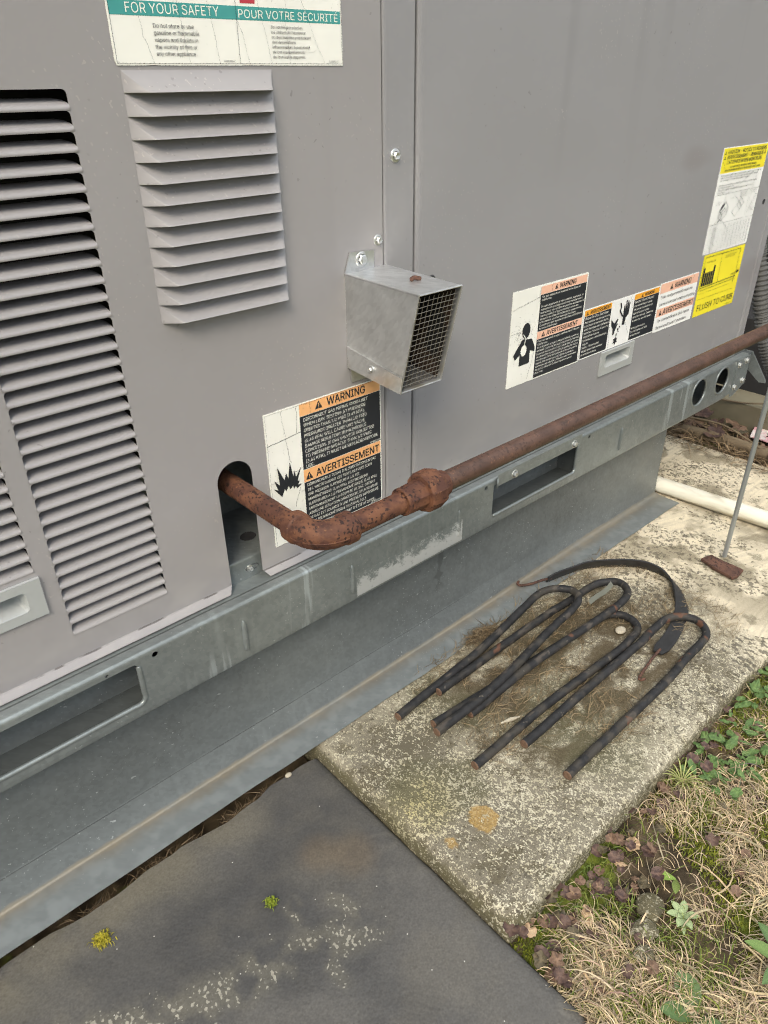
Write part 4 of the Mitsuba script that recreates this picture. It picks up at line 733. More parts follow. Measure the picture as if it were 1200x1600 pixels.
k = len(V); F = np.vstack([F, np.column_stack([ring[:-1], k + np.arange(len(ring) - 1), k + np.arange(1, len(ring))]), np.column_stack([ring[:-1], k + np.arange(1, len(ring)), ring[1:]])])
add('rubber_mat', trimesh.Trimesh(np.vstack([V, lo]), F, process=False), 'mat_rubber', smooth=45, label='dusty black rubber sheet lying beside the pad in front of the curb', cat_='mat')
# ground
def gh(x, y):
    P = np.column_stack([x, y, 0 * x]); near = np.exp(-((np.hypot(x - 0.2, y + 0.6)) / 1.6) ** 2)
    return -0.046 + near * (0.030 * (meshkit.fbm(P * 9, 3, 1) - 0.5) + 0.012 * (meshkit.fbm(P * 50, 3, 2) - 0.5)) + 0.012 * np.clip((x - 0.1) / 0.8, 0, 1)
ax = np.concatenate([-np.geomspace(250, 1.0, 24), np.linspace(-0.9, 2.2, 170), np.geomspace(2.4, 250, 24)]); ay = np.concatenate([-np.geomspace(250, 1.35, 24), np.linspace(-1.3, 0.9, 120), np.geomspace(1.1, 250, 24)])
gx, gy = np.meshgrid(ax, ay, indexing='ij'); idx = np.arange(gx.size).reshape(gx.shape); a, b, c, d = idx[:-1, :-1].ravel(), idx[1:, :-1].ravel(), idx[1:, 1:].ravel(), idx[:-1, 1:].ravel()
gzz = gh(gx.ravel(), gy.ravel()); under = ((gx > -1.55) & (gx < -0.30) & (gy > -0.60)).ravel() | ((gx > -0.29) & (gx < 1.34) & (gy > -0.46)).ravel(); gzz = np.where(under, -0.09, gzz)
scene['ground'] = mikit.ply(trimesh.Trimesh(np.column_stack([gx.ravel(), gy.ravel(), gzz]), np.vstack([np.column_stack([a, b, c]), np.column_stack([a, c, d])]), process=False), 'soil', smooth=True); tag('ground', 'mossy soil around the pad', kind='structure')

# ---------------------------------------------------------------- U-shaped bars, strap
bars = [
 [(-0.1411, -0.1117, 0.0085), (0.0969, -0.0952, 0.012), (0.2600, -0.0750, 0.0200), (0.3200, -0.0690, 0.023), (0.3480, -0.0745, 0.0255), (0.3687, -0.0912, 0.0275), (0.3820, -0.1156, 0.0285), (0.3696, -0.1396, 0.0285), (0.331, -0.1538, 0.0285), (0.2389, -0.1639, 0.0285), (0.0341, -0.1916, 0.0290), (-0.129, -0.1970, 0.0280)],
 [(-0.0422, -0.1175, 0.0085), (0.2053, -0.1146, 0.0085), (0.3723, -0.1195, 0.0088), (0.4500, -0.1240, 0.0110), (0.4820, -0.1370, 0.0140), (0.4970, -0.1580, 0.018), (0.4920, -0.1800, 0.0205), (0.4734, -0.1980, 0.023), (0.4408, -0.2091, 0.0250), (0.3626, -0.2105, 0.0258), (0.1570, -0.1990, 0.0220), (-0.0410, -0.1960, 0.0088)],
 [(-0.1063, -0.1687, 0.0085), (0.076, -0.1820, 0.0085), (0.30, -0.1960, 0.0085), (0.3723, -0.2005, 0.0085), (0.3997, -0.2114, 0.0085), (0.4130, -0.2330, 0.0085), (0.4084, -0.2592, 0.0085), (0.3873, -0.2760, 0.0085), (0.3498, -0.2815, 0.0085), (0.2889, -0.2830, 0.0085), (0.0926, -0.2756, 0.0085), (-0.1196, -0.2799, 0.0085)],
 [(-0.0232, -0.3060, 0.0085), (0.1514, -0.3030, 0.0090), (0.325, -0.3025, 0.0110), (0.4133, -0.2985, 0.0130), (0.4640, -0.2995, 0.0130), (0.4960, -0.3150, 0.0120), (0.5090, -0.3420, 0.0110), (0.4960, -0.3690, 0.010), (0.4640, -0.3840, 0.0090), (0.3865, -0.3870, 0.0085), (0.2654, -0.3948, 0.0085), (-0.022, -0.3965, 0.0085)]]
bl = ['black coated U-shaped steel bar nearest the curb, its bend lying over the next bar', 'black coated U-shaped steel bar second from the curb, crossed by the first', 'black coated U-shaped steel bar third from the curb, one leg under its neighbour', 'black coated U-shaped steel bar farthest from the curb, ending nearest the grass']
for i, B in enumerate(bars):
    path = spline(B, 8); path[:, 0] += 0.004 * (meshkit.fbm(path * 22, 2, i) - 0.5); path[:, 1] += 0.004 * (meshkit.fbm(path * 22, 2, i + 9) - 0.5)
    k = add('hooked_bar', tube(path, 0.0083 * (1 + 0.10 * (meshkit.noise(path * 70, i) - 0.5)), 16, caps=False), 'rod_black', smooth=True, label=bl[i], cat_='steel bar')
    for e, q in ((path[0], path[1]), (path[-1], path[-2])):
        t = (e - q) / np.linalg.norm(e - q); add(k + '__cut_end', tube([e - t * 0.0005, e + t * 0.0012, e + t * 0.0018], [0.0083, 0.0081, 0.0060], 16), 'rod_end')
ST = thing('rubber_strap', 'flat black rubber strap curved behind the bars, wire hook at each end', 'strap')
sp_ = spline([(0.3944, -0.041, 0.013), (0.4550, -0.0540, 0.013), (0.5217, -0.0755, 0.013), (0.5992, -0.1404, 0.012), (0.6162, -0.1955, 0.011), (0.5983, -0.2441, 0.008), (0.5582, -0.2817, 0.0045), (0.5173, -0.3055, 0.0030), (0.437, -0.3293, 0.0030), (0.3645, -0.3376, 0.0035)], 8)
kk = len(sp_); tw = np.interp(np.linspace(0, 1, kk), [0, 0.45, 0.62, 0.75, 1], [1.25, 1.15, 0.6, 0.1, 0.0]); V = []
tg = np.gradient(sp_, axis=0); tg /= np.linalg.norm(tg, axis=1, keepdims=True)
wd = 0.0148 * np.interp(np.linspace(0, 1, kk), [0, 0.03, 0.08, 0.9, 0.97, 1], [0.65, 1.05, 1.0, 0.95, 1.0, 0.6])
for i in range(kk):
    s_ = np.cross(tg[i], [0, 0, 1.0]); s_ /= np.linalg.norm(s_); wv = math.cos(tw[i]) * s_ + math.sin(tw[i]) * np.array([0, 0, 1.0]); nv = np.cross(tg[i], wv)
    for a_, b_ in ((-1, -.8), (-.85, -1), (.85, -1), (1, -.8), (1, .8), (.85, 1), (-.85, 1), (-1, .8)): V.append(sp_[i] + wv * wd[i] * a_ + nv * 0.0022 * b_)
F = []
for i in range(kk - 1):
    for j in range(8): p, q = i * 8 + j, i * 8 + (j + 1) % 8; F += [[p, q, q + 8], [p, q + 8, p + 8]]
F += [[0, j, j + 1] for j in range(1, 7)] + [[(kk - 1) * 8, (kk - 1) * 8 + j + 1, (kk - 1) * 8 + j] for j in range(1, 7)]
add(ST + '__band', trimesh.Trimesh(V, F, process=False), 'strap_black', smooth=40)
add(ST + '__hook', tube(spline([(0.405, -0.044, 0.013), (0.3850, -0.036, 0.014), (0.3577, -0.0238, 0.010), (0.3357, -0.012, 0.010), (0.3330, -0.004, 0.012), (0.3400, -0.001, 0.013)], 6), 0.0030, 8), 'rust_plate', smooth=True)
add(ST + '__hook', tube(spline([(0.375, -0.3370, 0.006), (0.3450, -0.3400, 0.007), (0.3091, -0.3447, 0.004), (0.275, -0.3509, 0.004), (0.2680, -0.3570, 0.006), (0.2760, -0.3620, 0.007)], 6), 0.0028, 8), 'rust_plate', smooth=True)

# ---------------------------------------------------------------- stake, plate, drain pipe, conduit, things beyond the pad
SK = thing('steel_stake', 'thin galvanised rod standing upright on a rusty plate at right', 'rod')
add(SK + '__rod', tube([(0.7949, -0.2660, 0.004), (0.7949, -0.2660, 0.74)], 0.0054, 14), 'stake_galv', smooth=40)
pl = Polygon([(0.7395, -0.2350), (0.7725, -0.2440), (0.7700, -0.2700), (0.7672, -0.3250), (0.7340, -0.3275), (0.7190, -0.3225), (0.7290, -0.2700)])
m = extz(pl, 0.0, 0.007).subdivide().subdivide(); m.vertices[:, 2] += 0.0012 * np.sin((m.vertices[:, 1] + 0.28) * 45) ** 2 + 0.0015 * (meshkit.fbm(m.vertices * 60, 2) - 0.5); add(SK + '__base_plate', m, 'rust_plate', smooth=30)
DP = add('drain_pipe', tube([(0.9805 + 0.1 * 0 + (0.0135 - y) * 0.0992, y, 0.0205) for y in np.linspace(0.55, -1.4, 30)], 0.0215, 24), 'pvc_white', smooth=40, label='white plastic drain pipe lying across the pad behind the curb end', cat_='pipe')
path = spline([(1.275, 0.20, 0.76), (1.292, 0.060, 0.66), (1.305, 0.020, 0.575), (1.312, -0.004, 0.476), (1.320, -0.035, 0.380), (1.330, -0.066, 0.310), (1.350, -0.110, 0.23), (1.40, -0.17, 0.10), (1.43, -0.20, -0.04)], 40)
add('flexible_conduit', tube(path, 0.0185 + 0.0024 * np.sign(np.sin(np.arange(len(path)) * 1.3)) * (np.arange(len(path)) % 5 < 4), 18), 'conduit_grey', smooth=30, label='ribbed grey flexible conduit curving down behind the corner of the unit', cat_='conduit')
NB = thing('neighbouring_unit', 'dark grey green equipment housing standing beyond the unit, at the right edge', 'air conditioner')
add(NB + '__casing', bx(1.95, 3.2, -0.75, 1.5, 0.30, 1.5), 'unit_far'); add(NB + '__base', bx(1.68, 3.2, -0.85, 1.5, 0.06, 0.32), 'black_base')
for x in (0,): add(NB + '__panel_seam', cat([bx(1.946, 1.951, y - 0.004, y + 0.004, 0.20, 1.5) for y in (-0.3, 0.25)]), 'black_base')
m = bx(1.56, 3.4, -0.95, 1.6, -0.2, 0.085); m = m.subdivide().subdivide().subdivide(); m.vertices += 0.010 * (meshkit.fbm(m.vertices * 9, 3)[:, None] - 0.5)
scene['far_pad'] = mikit.ply(m, 'concrete_old', smooth=30); tag('far_pad', 'second mossy concrete pad beyond the gap', kind='structure')
add('fallen_branch', wob(tube(spline([(1.36, 0.30, 0.01), (1.40, 0.12, 0.012), (1.41, -0.02, 0.010), (1.385, -0.17, 0.012), (1.37, -0.34, 0.0)], 8), np.linspace(0.017, 0.024, 33), 12), 0.004, 2, 60), 'wood', smooth=True, label='brown fallen branch lying along the far end of the pad', cat_='branch')
add('thin_twig', tube(spline([(1.37, 0.28, 0.045), (1.40, 0.16, 0.055), (1.43, 0.06, 0.05), (1.42, -0.02, 0.035), (1.40, -0.07, 0.03)], 6), np.linspace(0.004, 0.0025, 25), 6), 'wood', smooth=True, label='thin bare twig above the fallen branch', cat_='twig')
add('thin_twig', tube(spline([(1.52, 0.27, 0.09), (1.54, 0.16, 0.085), (1.555, 0.06, 0.09), (1.55, -0.03, 0.115), (1.56, -0.1, 0.13)], 6), np.linspace(0.0035, 0.002, 25), 6), 'wood', smooth=True, label='thin curved twig in front of the far pad', cat_='twig')
q = np.array([(1.47, -0.015), (1.56, 0.01), (1.60, -0.055), (1.56, -0.16), (1.46, -0.10)]); m = extz(Polygon(q), 0.0, 0.003).subdivide().subdivide(); m.vertices[:, 2] += 0.02 + 0.02 * (meshkit.fbm(m.vertices * 20, 2) - 0.5)
add('litter_scrap', m, 'paper_pink', smooth=40, label='pale pink scrap of litter lying behind the rod', cat_='litter')

add('flat_pebble', (lambda m: (m.apply_scale((0.013, 0.010, 0.005)), m.apply_translation((0.372, -0.2480, 0.003)), m)[2])(trimesh.creation.icosphere(3, 1.0)), 'stone', smooth=True, label='flat pale round pebble inside the bend of the third bar', cat_='stone')
q = spline([(0.400, -0.150, 0.004), (0.417, -0.158, 0.018), (0.430, -0.170, 0.034), (0.447, -0.172, 0.046)], 4)
V = np.vstack([q + (0.004, 0.006, 0), q - (0.004, 0.006, 0), q + (0.004, 0.0066, 0.0004), q - (0.004, 0.0054, -0.0004)]); k = len(q); F = []
for i in range(k - 1): F += [[i, i + 1, k + i + 1], [i, k + i + 1, k + i], [2 * k + i, 3 * k + i + 1, 2 * k + i + 1], [2 * k + i, 3 * k + i, 3 * k + i + 1]]
scene['plastic_clear'] = {'type': 'twosided', 'bsdf': {'type': 'principled', 'base_color': {'type': 'rgb', 'value': [0.20, 0.21, 0.18]}, 'roughness': 0.3}}
add('plastic_scrap', trimesh.Trimesh(V, F, process=False), 'plastic_clear', smooth=40, label='small greyish strip of plastic film sticking up between bars and strap', cat_='litter')

# ---------------------------------------------------------------- grass, litter, plants
def ribbons(bx_, by_, bz_, L, W, az, rise, curl, colr, seg=5):
    n = len(bx_); t = np.linspace(0, 1, seg + 1)[None]; ang = az[:, None] + curl[:, None] * (t - 0.2)
    st = L[:, None] / seg; dx, dy = np.cos(ang) * st, np.sin(ang) * st
    x = bx_[:, None] + np.cumsum(dx, 1) - dx; y = by_[:, None] + np.cumsum(dy, 1) - dy
    z = bz_[:, None] + rise[:, None] * np.sin(np.pi * np.clip(t * 0.93, 0, 1)) if True else 0
    px, py = -np.sin(ang), np.cos(ang); w = W[:, None] * (1 - 0.75 * t ** 2) / 2
    r = np.random.default_rng(5).uniform(-0.9, 0.9, (n, 1))
    A = np.stack([x + px * w, y + py * w, z + r * w], -1); B = np.stack([x - px * w, y - py * w, z - r * w], -1)
    V = np.stack([A, B], 2).reshape(n, -1, 3); k = 2 * (seg + 1); f = []
    for i in range(seg): f += [[2 * i, 2 * i + 1, 2 * i + 3], [2 * i, 2 * i + 3, 2 * i + 2]]
    F = (np.array(f)[None] + (np.arange(n) * k)[:, None, None]).reshape(-1, 3)
    return V.reshape(-1, 3), F, np.repeat(colr, k, 0)
def in_ground(x, y): return ~(((x < -0.285) & (y > -0.645)) | ((x > -0.31) & (x < 1.37) & (y > -0.497)))
def field(n, dens, x0, x1, y0, y1, rg):
    x = rg.uniform(x0, x1, n * 6); y = rg.uniform(y0, y1, n * 6); k = in_ground(x, y) & (rg.uniform(0, 1, len(x)) < dens(x, y)); return x[k][:n], y[k][:n]
P2 = lambda x, y, s, sd: meshkit.fbm(np.column_stack([x * s, y * s, 0 * x]), 3, sd)
sm = lambda a, b, v: np.clip((v - a) / (b - a), 0, 1)
straw_d = lambda x, y: np.clip(0.05 + 0.95 * sm(0.42, 0.56, P2(x, y, 10, 20)), 0, 1) * (0.15 + 0.85 * sm(-0.50, -0.58, y)) * (0.18 + 0.82 * sm(0.26, 0.02, x))
gx_, gy_ = [], []
parts = []
rg = np.random.default_rng(21)
for n, reg, Lr, Wr in ((17000, (-0.34, 0.75, -0.95, -0.49), (0.014, 0.050), (0.0007, 0.0014)), (6000, (-1.6, 2.2, -1.9, -0.45), (0.03, 0.09), (0.0016, 0.003))):
    x, y = field(n, straw_d, *reg, rg); m = len(x)
    base = np.array([0.56, 0.44, 0.275]) * np.clip(rg.normal(0.80, 0.26, (m, 1)), 0.25, 1.25) + rg.normal(0, 0.015, (m, 3)); base = np.clip(base, 0.05, 0.75)
    domin = 2.0 + 3.0 * (P2(x, y, 4, 31) - 0.5)
    parts.append(ribbons(x, y, gh(x, y) + rg.uniform(-0.004, 0.012, m), rg.uniform(*Lr, m), rg.uniform(*Wr, m), rg.normal(domin, 1.0, m), rg.uniform(0.002, 0.022, m) * rg.uniform(0.3, 1, m), rg.normal(0, 1.1, m), base))
def join(ps):
    V, F, Cc, o = [], [], [], 0
    for v, f, c in ps: V.append(v); F.append(f + o); Cc.append(c); o += len(v)
    return trimesh.Trimesh(np.vstack(V), np.vstack(F), process=False), np.vstack(Cc)
m, c = join(parts); scene['dead_grass'] = mikit.ply(m, 'foliage', color=c); tag('dead_grass', 'tangled straw coloured dead grass', 'grass', kind='stuff')
parts = []
green_d = lambda x, y: np.clip(sm(0.46, 0.60, P2(x, y, 6, 40)), 0, 1) * 0.9 + 0.05
for n, reg in ((5500, (-0.34, 0.80, -0.95, -0.49)), (2500, (-1.6, 2.2, -1.9, -0.45))):
    x, y = field(n, green_d, *reg, rg); m = len(x); t = rg.uniform(0, 1, (m, 1))
    col = (np.array([0.10, 0.155, 0.035]) * t + np.array([0.20, 0.225, 0.04]) * (1 - t)) * rg.uniform(0.6, 1.25, (m, 1))
    parts.append(ribbons(x, y, gh(x, y) - 0.002, rg.uniform(0.010, 0.036, m), rg.uniform(0.0007, 0.0016, m), rg.uniform(0, 6.28, m), rg.uniform(0.006, 0.026, m), rg.normal(0, 0.8, m), col))
m, c = join(parts); scene['green_grass'] = mikit.ply(m, 'foliage', color=c); tag('green_grass', 'short green grass blades', 'grass', kind='stuff')
parts = []
moss_d = lambda x, y: sm(0.45, 0.55, P2(x, y, 8, 55))
x, y = field(26000, moss_d, -0.34, 0.80, -0.95, -0.49, rg); m = len(x); t = rg.uniform(0, 1, (m, 1))
col = (np.array([0.24, 0.26, 0.03]) * t + np.array([0.11, 0.14, 0.02]) * (1 - t)) * rg.uniform(0.6, 1.2, (m, 1))
parts.append(ribbons(x, y, gh(x, y) - 0.001, rg.uniform(0.004, 0.009, m), rg.uniform(0.0012, 0.0022, m), rg.uniform(0, 6.28, m), rg.uniform(0.004, 0.009, m), rg.normal(0, 0.5, m), col, seg=2))
m, c = join(parts); scene['moss'] = mikit.ply(m, 'foliage', color=c); tag('moss', 'bright yellow green moss in the lawn', 'moss', kind='stuff')
# needles and chaff caught between the bars and under the flange edge
parts = []
n = 4600; x = rg.uniform(-0.10, 0.60, n); y = rg.uniform(-0.42, -0.045, n); k = rg.uniform(0, 1, n) < sm(0.42, 0.62, P2(x * 0.7, y, 11, 61)); x, y = x[k], y[k]; m = len(x)
col = np.array([0.20, 0.15, 0.085]) * rg.uniform(0.4, 1.5, (m, 1)); parts.append(ribbons(x, y, np.full(m, 0.0012) + rg.uniform(0, 0.004, m), rg.uniform(0.012, 0.05, m), rg.uniform(0.0005, 0.0011, m), rg.normal(0.1, 0.7, m), rg.uniform(0, 0.003, m), rg.normal(0, 0.8, m), col))
n = 700; x = rg.normal(0.145, 0.022, n); y = -0.054 + rg.normal(0, 0.005, n) - 0.004; m = n
col = np.array([0.13, 0.095, 0.055]) * rg.uniform(0.3, 1.6, (m, 1)); parts.append(ribbons(x, y, np.full(m, 0.0) + rg.uniform(0, 0.008, m), rg.uniform(0.008, 0.03, m), rg.uniform(0.0005, 0.0012, m), rg.uniform(0, 6.28, m), rg.uniform(0, 0.003, m), rg.normal(0, 0.8, m), col))
n = 500; x = rg.choice([-0.62, -0.57, -0.45, -0.38, -0.70], n) + rg.normal(0, 0.022, n); y = rg.uniform(-0.068, -0.052, n)
col = np.array([0.10, 0.07, 0.04]) * rg.uniform(0.3, 1.7, (n, 1)); parts.append(ribbons(x, y, np.full(n, -0.036) + rg.uniform(0, 0.010, n), rg.uniform(0.008, 0.030, n), rg.uniform(0.0006, 0.0013, n), rg.uniform(0, 6.28, n), rg.uniform(0, 0.003, n), rg.normal(0, 0.8, n), col))
n = 1500; x = rg.uniform(1.30, 1.56, n); y = rg.uniform(-0.45, 0.42, n)
col = np.array([0.17, 0.12, 0.07]) * rg.uniform(0.3, 1.9, (n, 1)); parts.append(ribbons(x, y, np.where(x > 1.36, -0.02, 0.0) + rg.uniform(0, 0.02, n), rg.uniform(0.03, 0.11, n), rg.uniform(0.0012, 0.003, n), rg.normal(1.8, 0.9, n), rg.uniform(0, 0.03, n), rg.normal(0, 0.8, n), col))
m, c = join(parts); scene['dry_needles'] = mikit.ply(m, 'foliage', color=c); tag('dry_needles', 'dry needles and chaff scattered between the bars', 'plant debris', kind='stuff')

# leaves: one mesh per kind and tone, copies placed one by one
def leaf_mesh(kind, seed):
    r = np.random.default_rng(seed); n = 22; a = np.linspace(-np.pi, np.pi, n, endpoint=False)
    if kind == 'ivy': rad = 1 + 0.12 * np.cos(5 * a + 0.0) + 0.06 * r.normal(size=n); rad *= 1 - 0.45 * np.exp(-((np.abs(a) - np.pi) / 0.35) ** 2); sx = sy = 1.0
    elif kind == 'round': rad = 1 + 0.05 * np.cos(9 * a) + 0.05 * r.normal(size=n); rad *= 1 - 0.5 * np.exp(-((np.abs(a) - np.pi) / 0.3) ** 2); sx, sy = 1.0, 1.0
    else: rad = 1 + 0.03 * r.normal(size=n); sx, sy = 1.15, 0.62; rad *= 1 + 0.25 * np.exp(-(a / 0.3) ** 2)
    V = [(0, 0, 0)]; F = []; cup = r.uniform(-0.25, 0.35); tw = r.uniform(-0.4, 0.4)
    for ring_ in (0.4, 0.72, 1.0):
        for i in range(n):
            x, y = ring_ * rad[i] * math.cos(a[i]) * sx, ring_ * rad[i] * math.sin(a[i]) * sy
            z = cup * ring_ ** 2 + tw * x * y + 0.10 * ring_ * math.cos(5 * a[i]) + 0.05 * r.normal() * ring_ - 0.12 * math.exp(-(y / 0.12) ** 2) * (x > -0.9)
            V.append((x, y, z))
    for i in range(n):
        j = (i + 1) % n; F.append([0, 1 + i, 1 + j])
        for q in range(2): p = 1 + q * n; F += [[p + i, p + n + i, p + n + j], [p + i, p + n + j, p + j]]
    V = np.array(V); col_t = meshkit.fbm(V * 2.5 + seed, 3); vein = np.exp(-(V[:, 1] / 0.07) ** 2) * 0.35
    return trimesh.Trimesh(V, F, process=False), col_t, vein
tones = {'purple': (np.array([0.055, 0.034, 0.032]), np.array([0.125, 0.078, 0.058])), 'dusk': (np.array([0.060, 0.052, 0.034]), np.array([0.12, 0.095, 0.055])), 'brown': (np.array([0.10, 0.060, 0.040]), np.array([0.20, 0.128, 0.085])), 'tan': (np.array([0.34, 0.22, 0.13]), np.array([0.50, 0.37, 0.23])), 'green': (np.array([0.06, 0.11, 0.035]), np.array([0.12, 0.19, 0.06]))}
lib = {}
def leaf_ply(kind, tone, v):
    k = (kind, tone, v)
    if k not in lib:
        m, t, vein = leaf_mesh(kind, v * 17 + len(tone)); a_, b_ = tones[tone]; t = sm(0.3, 0.7, t)[:, None]
        lib[k] = mikit.ply(m, 'foliage', smooth=True, color=(a_ * (1 - t) + b_ * t) * (1 + vein[:, None]))
    return lib[k]
def leaf(name, kind, tone, x, y, z, s, label, cat_, group, rgl):
    k = key_for(name); Rz, tx, ty = rgl.uniform(0, 360), rgl.normal(0, 16), rgl.normal(0, 16)
    scene[k] = {**leaf_ply(kind, tone, int(rgl.integers(0, 4))), 'to_world': T().translate([float(x), float(y), float(z)]).rotate([0, 0, 1], float(Rz)).rotate([1, 0, 0], float(tx)).rotate([0, 1, 0], float(ty)).scale(float(s))}
    tag(k, label, cat_, group)
rl = np.random.default_rng(77)
cl = [(-0.235, -0.505, 0.035, 12), (-0.205, -0.520, 0.03, 9), (-0.120, -0.518, 0.03, 11), (-0.060, -0.515, 0.025, 9), (-0.10, -0.555, 0.035, 11), (-0.265, -0.560, 0.022, 7), (-0.17, -0.585, 0.035, 9), (0.02, -0.520, 0.03, 4), (0.11, -0.535, 0.05, 7), (0.20, -0.515, 0.04, 8), (0.30, -0.51, 0.04, 8)]
for cx, cy, sd, n in cl:
    for _ in range(n):
        x, y = cx + rl.normal(0, sd), min(cy + rl.normal(0, sd * 0.7), -0.488); z = gh(np.array([x]), np.array([y]))[0] + 0.012 + rl.uniform(0, 0.016)
        if x < -0.283 and y > -0.64: x = -0.275
        leaf('ground_leaf', 'ivy' if rl.uniform() < 0.25 else 'round', rl.choice(['purple', 'dusk', 'brown'], p=[.5, .3, .2]), x, y, z, rl.uniform(0.006, 0.0120), 'small dark purple or brown leaf creeping along the grass side of the pad', 'leaf', 'dark creeping leaves along the pad edge', rl)
for _ in range(46):
    x, y = rl.uniform(-0.27, 0.60), rl.uniform(-0.85, -0.50)
    if not in_ground(np.array([x]), np.array([y]))[0]: continue
    z = gh(np.array([x]), np.array([y]))[0] + 0.016 + rl.uniform(0, 0.006); tn = 'brown' if rl.uniform() < 0.75 else 'tan'
    leaf('dead_leaf', 'oval' if rl.uniform() < 0.7 else 'round', tn, x, y, z, rl.uniform(0.007, 0.013), 'curled brown dead leaf lying in the dry grass', 'leaf', 'brown dead leaves in the grass', rl)
for _ in range(110):
    x, y = rl.uniform(0.16, 0.56), rl.uniform(-0.60, -0.500); z = gh(np.array([x]), np.array([y]))[0] + 0.014 + rl.uniform(0, 0.012)
    leaf('clover_leaf', 'oval', 'green', x, y, z, rl.uniform(0.007, 0.013), 'small green leaf in the leafy patch beside the pad', 'leaf', 'green leaves beside the pad', rl)
for _ in range(26):
    x, y = rl.uniform(1.375, 1.55), rl.uniform(-0.15, 0.30)
    leaf('litter_leaf', 'oval' if rl.uniform() < .5 else 'ivy', rl.choice(['brown', 'purple', 'dusk'], p=[.5, .25, .25]), x, y, 0.0 + rl.uniform(0, 0.03), rl.uniform(0.018, 0.034), 'leaf in the litter beyond the pad', 'leaf', 'leaf litter beyond the pad', rl)
# weeds
def blade_leaf(L, W, az, el, c0, base, n=8, drop=0.6):
    t = np.linspace(0, 1, n + 1); V, F, Cc = [], [], []
    d = np.array([math.cos(az), math.sin(az)]); pr_ = np.array([-d[1], d[0], 0])
    for i, s in enumerate(t):
        w = W * math.sin(math.pi * (0.12 + 0.86 * s) ** 1.3) ; r_ = L * s; z = L * math.sin(el) * (s - drop * s * s)
        c = np.array([base[0] + d[0] * r_ * math.cos(el), base[1] + d[1] * r_ * math.cos(el), base[2] + z])
        for q, u in enumerate((-1, 0, 1)): V.append(c + pr_ * w * u + np.array([0, 0, abs(u) * w * 0.35])); Cc.append(np.array(c0) * (1.25 if q == 1 else 1.0) * (0.85 + 0.3 * s))
    for i in range(n):
        for q in range(2): p = i * 3 + q; F += [[p, p + 1, p + 4], [p, p + 4, p + 3]]
    return np.array(V), np.array(F), np.array(Cc)
def plant(name, label, x, y, leaves):
    k = thing(name, label, 'weed'); z = gh(np.array([x]), np.array([y]))[0] + 0.010
    for L, W, az, el, c in leaves:
        v, f, cc = blade_leaf(L, W, az, el, c, (x, y, z)); add(k + '__leaf', trimesh.Trimesh(v, f, process=False), 'foliage', smooth=True, color=cc)
pale, mid_g, dk = (0.24, 0.30, 0.15), (0.11, 0.17, 0.05), (0.075, 0.125, 0.045)
plant('rosette_weed', 'pale green rosette weed with spoon shaped leaves in the dead grass', -0.0732, -0.6376, [(0.026, 0.0055, a, 0.5, pale) for a in (0.4, 1.3, 2.3, 3.3, 4.2, 5.4)] + [(0.015, 0.004, a, 0.9, pale) for a in (0.9, 2.8, 4.8)] + [(0.016, 0.0035, 4.0, 0.2, pale), (0.03, 0.0035, 3.7, 0.2, pale)])
plant('dock_weed', 'bright green pointed leaf weed near the bare concrete lump', -0.0300, -0.6030, [(0.040, 0.0080, 2.3, 0.35, (0.17, 0.26, 0.05)), (0.028, 0.006, 3.6, 0.3, (0.12, 0.16, 0.04))])
plant('plantain_weed', 'broad veined dark green plantain leaf at the bottom edge', -0.185, -0.7150, [(0.062, 0.017, 0.8, 0.35, (0.10, 0.15, 0.06)), (0.05, 0.012, 2.2, 0.5, dk), (0.045, 0.010, 5.0, 0.5, dk)])
plant('plantain_weed', 'clump of green plantain leaves in the lower right corner', -0.040, -0.770, [(0.075, 0.010, a, 0.7, c) for a, c in ((0.3, mid_g), (1.2, dk), (1.9, mid_g), (2.9, dk), (3.9, mid_g), (5.2, dk))])
plant('grass_tuft', 'tuft of yellow green grass growing over the pad edge', 0.140, -0.520, [(0.06 + 0.012 * math.sin(3 * a), 0.0011, a, 1.0, (0.27, 0.29, 0.10)) for a in np.linspace(0, 6.0, 16)])
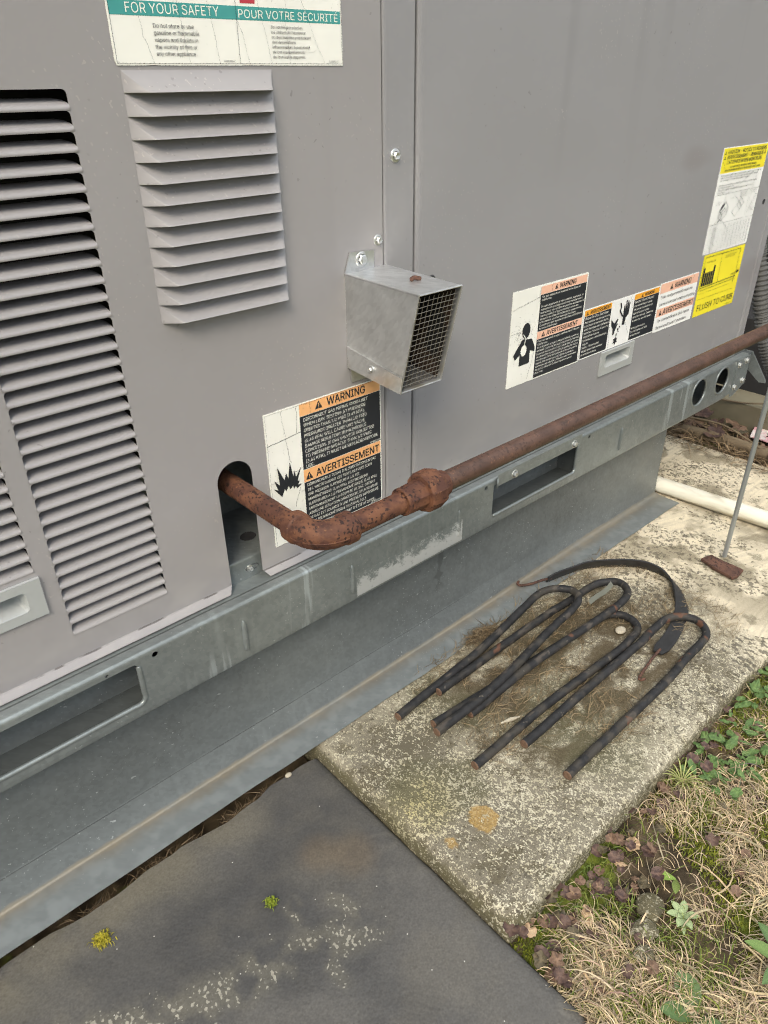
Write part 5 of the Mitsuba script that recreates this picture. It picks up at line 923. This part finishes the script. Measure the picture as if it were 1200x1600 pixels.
# moss on the mat, small plant at the bars
def tuft(name, label, x, y, z, R, n, cols, seed):
    r = np.random.default_rng(seed); t = r.uniform(0, 1, (n, 1)); px = x + r.normal(0, R * 0.5, n); py = y + r.normal(0, R * 0.45, n)
    v, f, c = ribbons(px, py, np.full(n, z), r.uniform(R * 0.5, R * 1.0, n), r.uniform(0.0010, 0.0020, n), r.uniform(0, 6.28, n), r.uniform(0.003, 0.009, n), r.normal(0, 1, n), (np.array(cols[0]) * t + np.array(cols[1]) * (1 - t)))
    add(name, trimesh.Trimesh(v, f, process=False), 'foliage', color=c, label=label, cat_='moss')
tuft('moss_tuft', 'larger yellow moss tuft on the black mat, at left', -0.706, -0.1128, -0.0235, 0.0100, 200, ((0.42, 0.36, 0.03), (0.22, 0.20, 0.02)), 1)
tuft('moss_tuft', 'smaller green moss tuft on the black mat, near its middle', -0.5021, -0.2272, -0.0235, 0.0075, 80, ((0.25, 0.30, 0.03), (0.14, 0.19, 0.02)), 2)
# broken concrete showing in the grass
for x, y, s, lab in ((-0.095, -0.598, 0.022, 'pale concrete lump showing through the grass, upper one'), (-0.135, -0.612, 0.020, 'pale concrete lump showing through the grass, middle one'), (-0.165, -0.630, 0.016, 'pale concrete lump showing through the grass, lower one')):
    m = trimesh.creation.icosphere(3, s); m.vertices *= (1, 0.9, 0.45); m.vertices += m.vertex_normals * (meshkit.fbm(m.vertices * 70, 3, int(s * 1000))[:, None] - 0.5) * 0.012; m.vertices += (x, y, gh(np.array([x]), np.array([y]))[0] + 0.015)
    add('concrete_lump', m, 'concrete', smooth=True, label=lab, cat_='stone')
m = trimesh.creation.icosphere(2, 0.0045); m.vertices *= (1.4, 1, 0.7); m.vertices += (-0.352, -0.062, -0.019); add('pebble', m, 'stone', smooth=True, label='tiny white pebble at the flange edge on the mat', cat_='stone')
add('wood_chip', tube([(-0.012, -0.245, 0.003), (0.006, -0.252, 0.005), (0.026, -0.258, 0.003)], [0.0015, 0.0042, 0.0012], 8), 'stone', smooth=True, label='pale wood chip lying between the bars', cat_='wood chip')
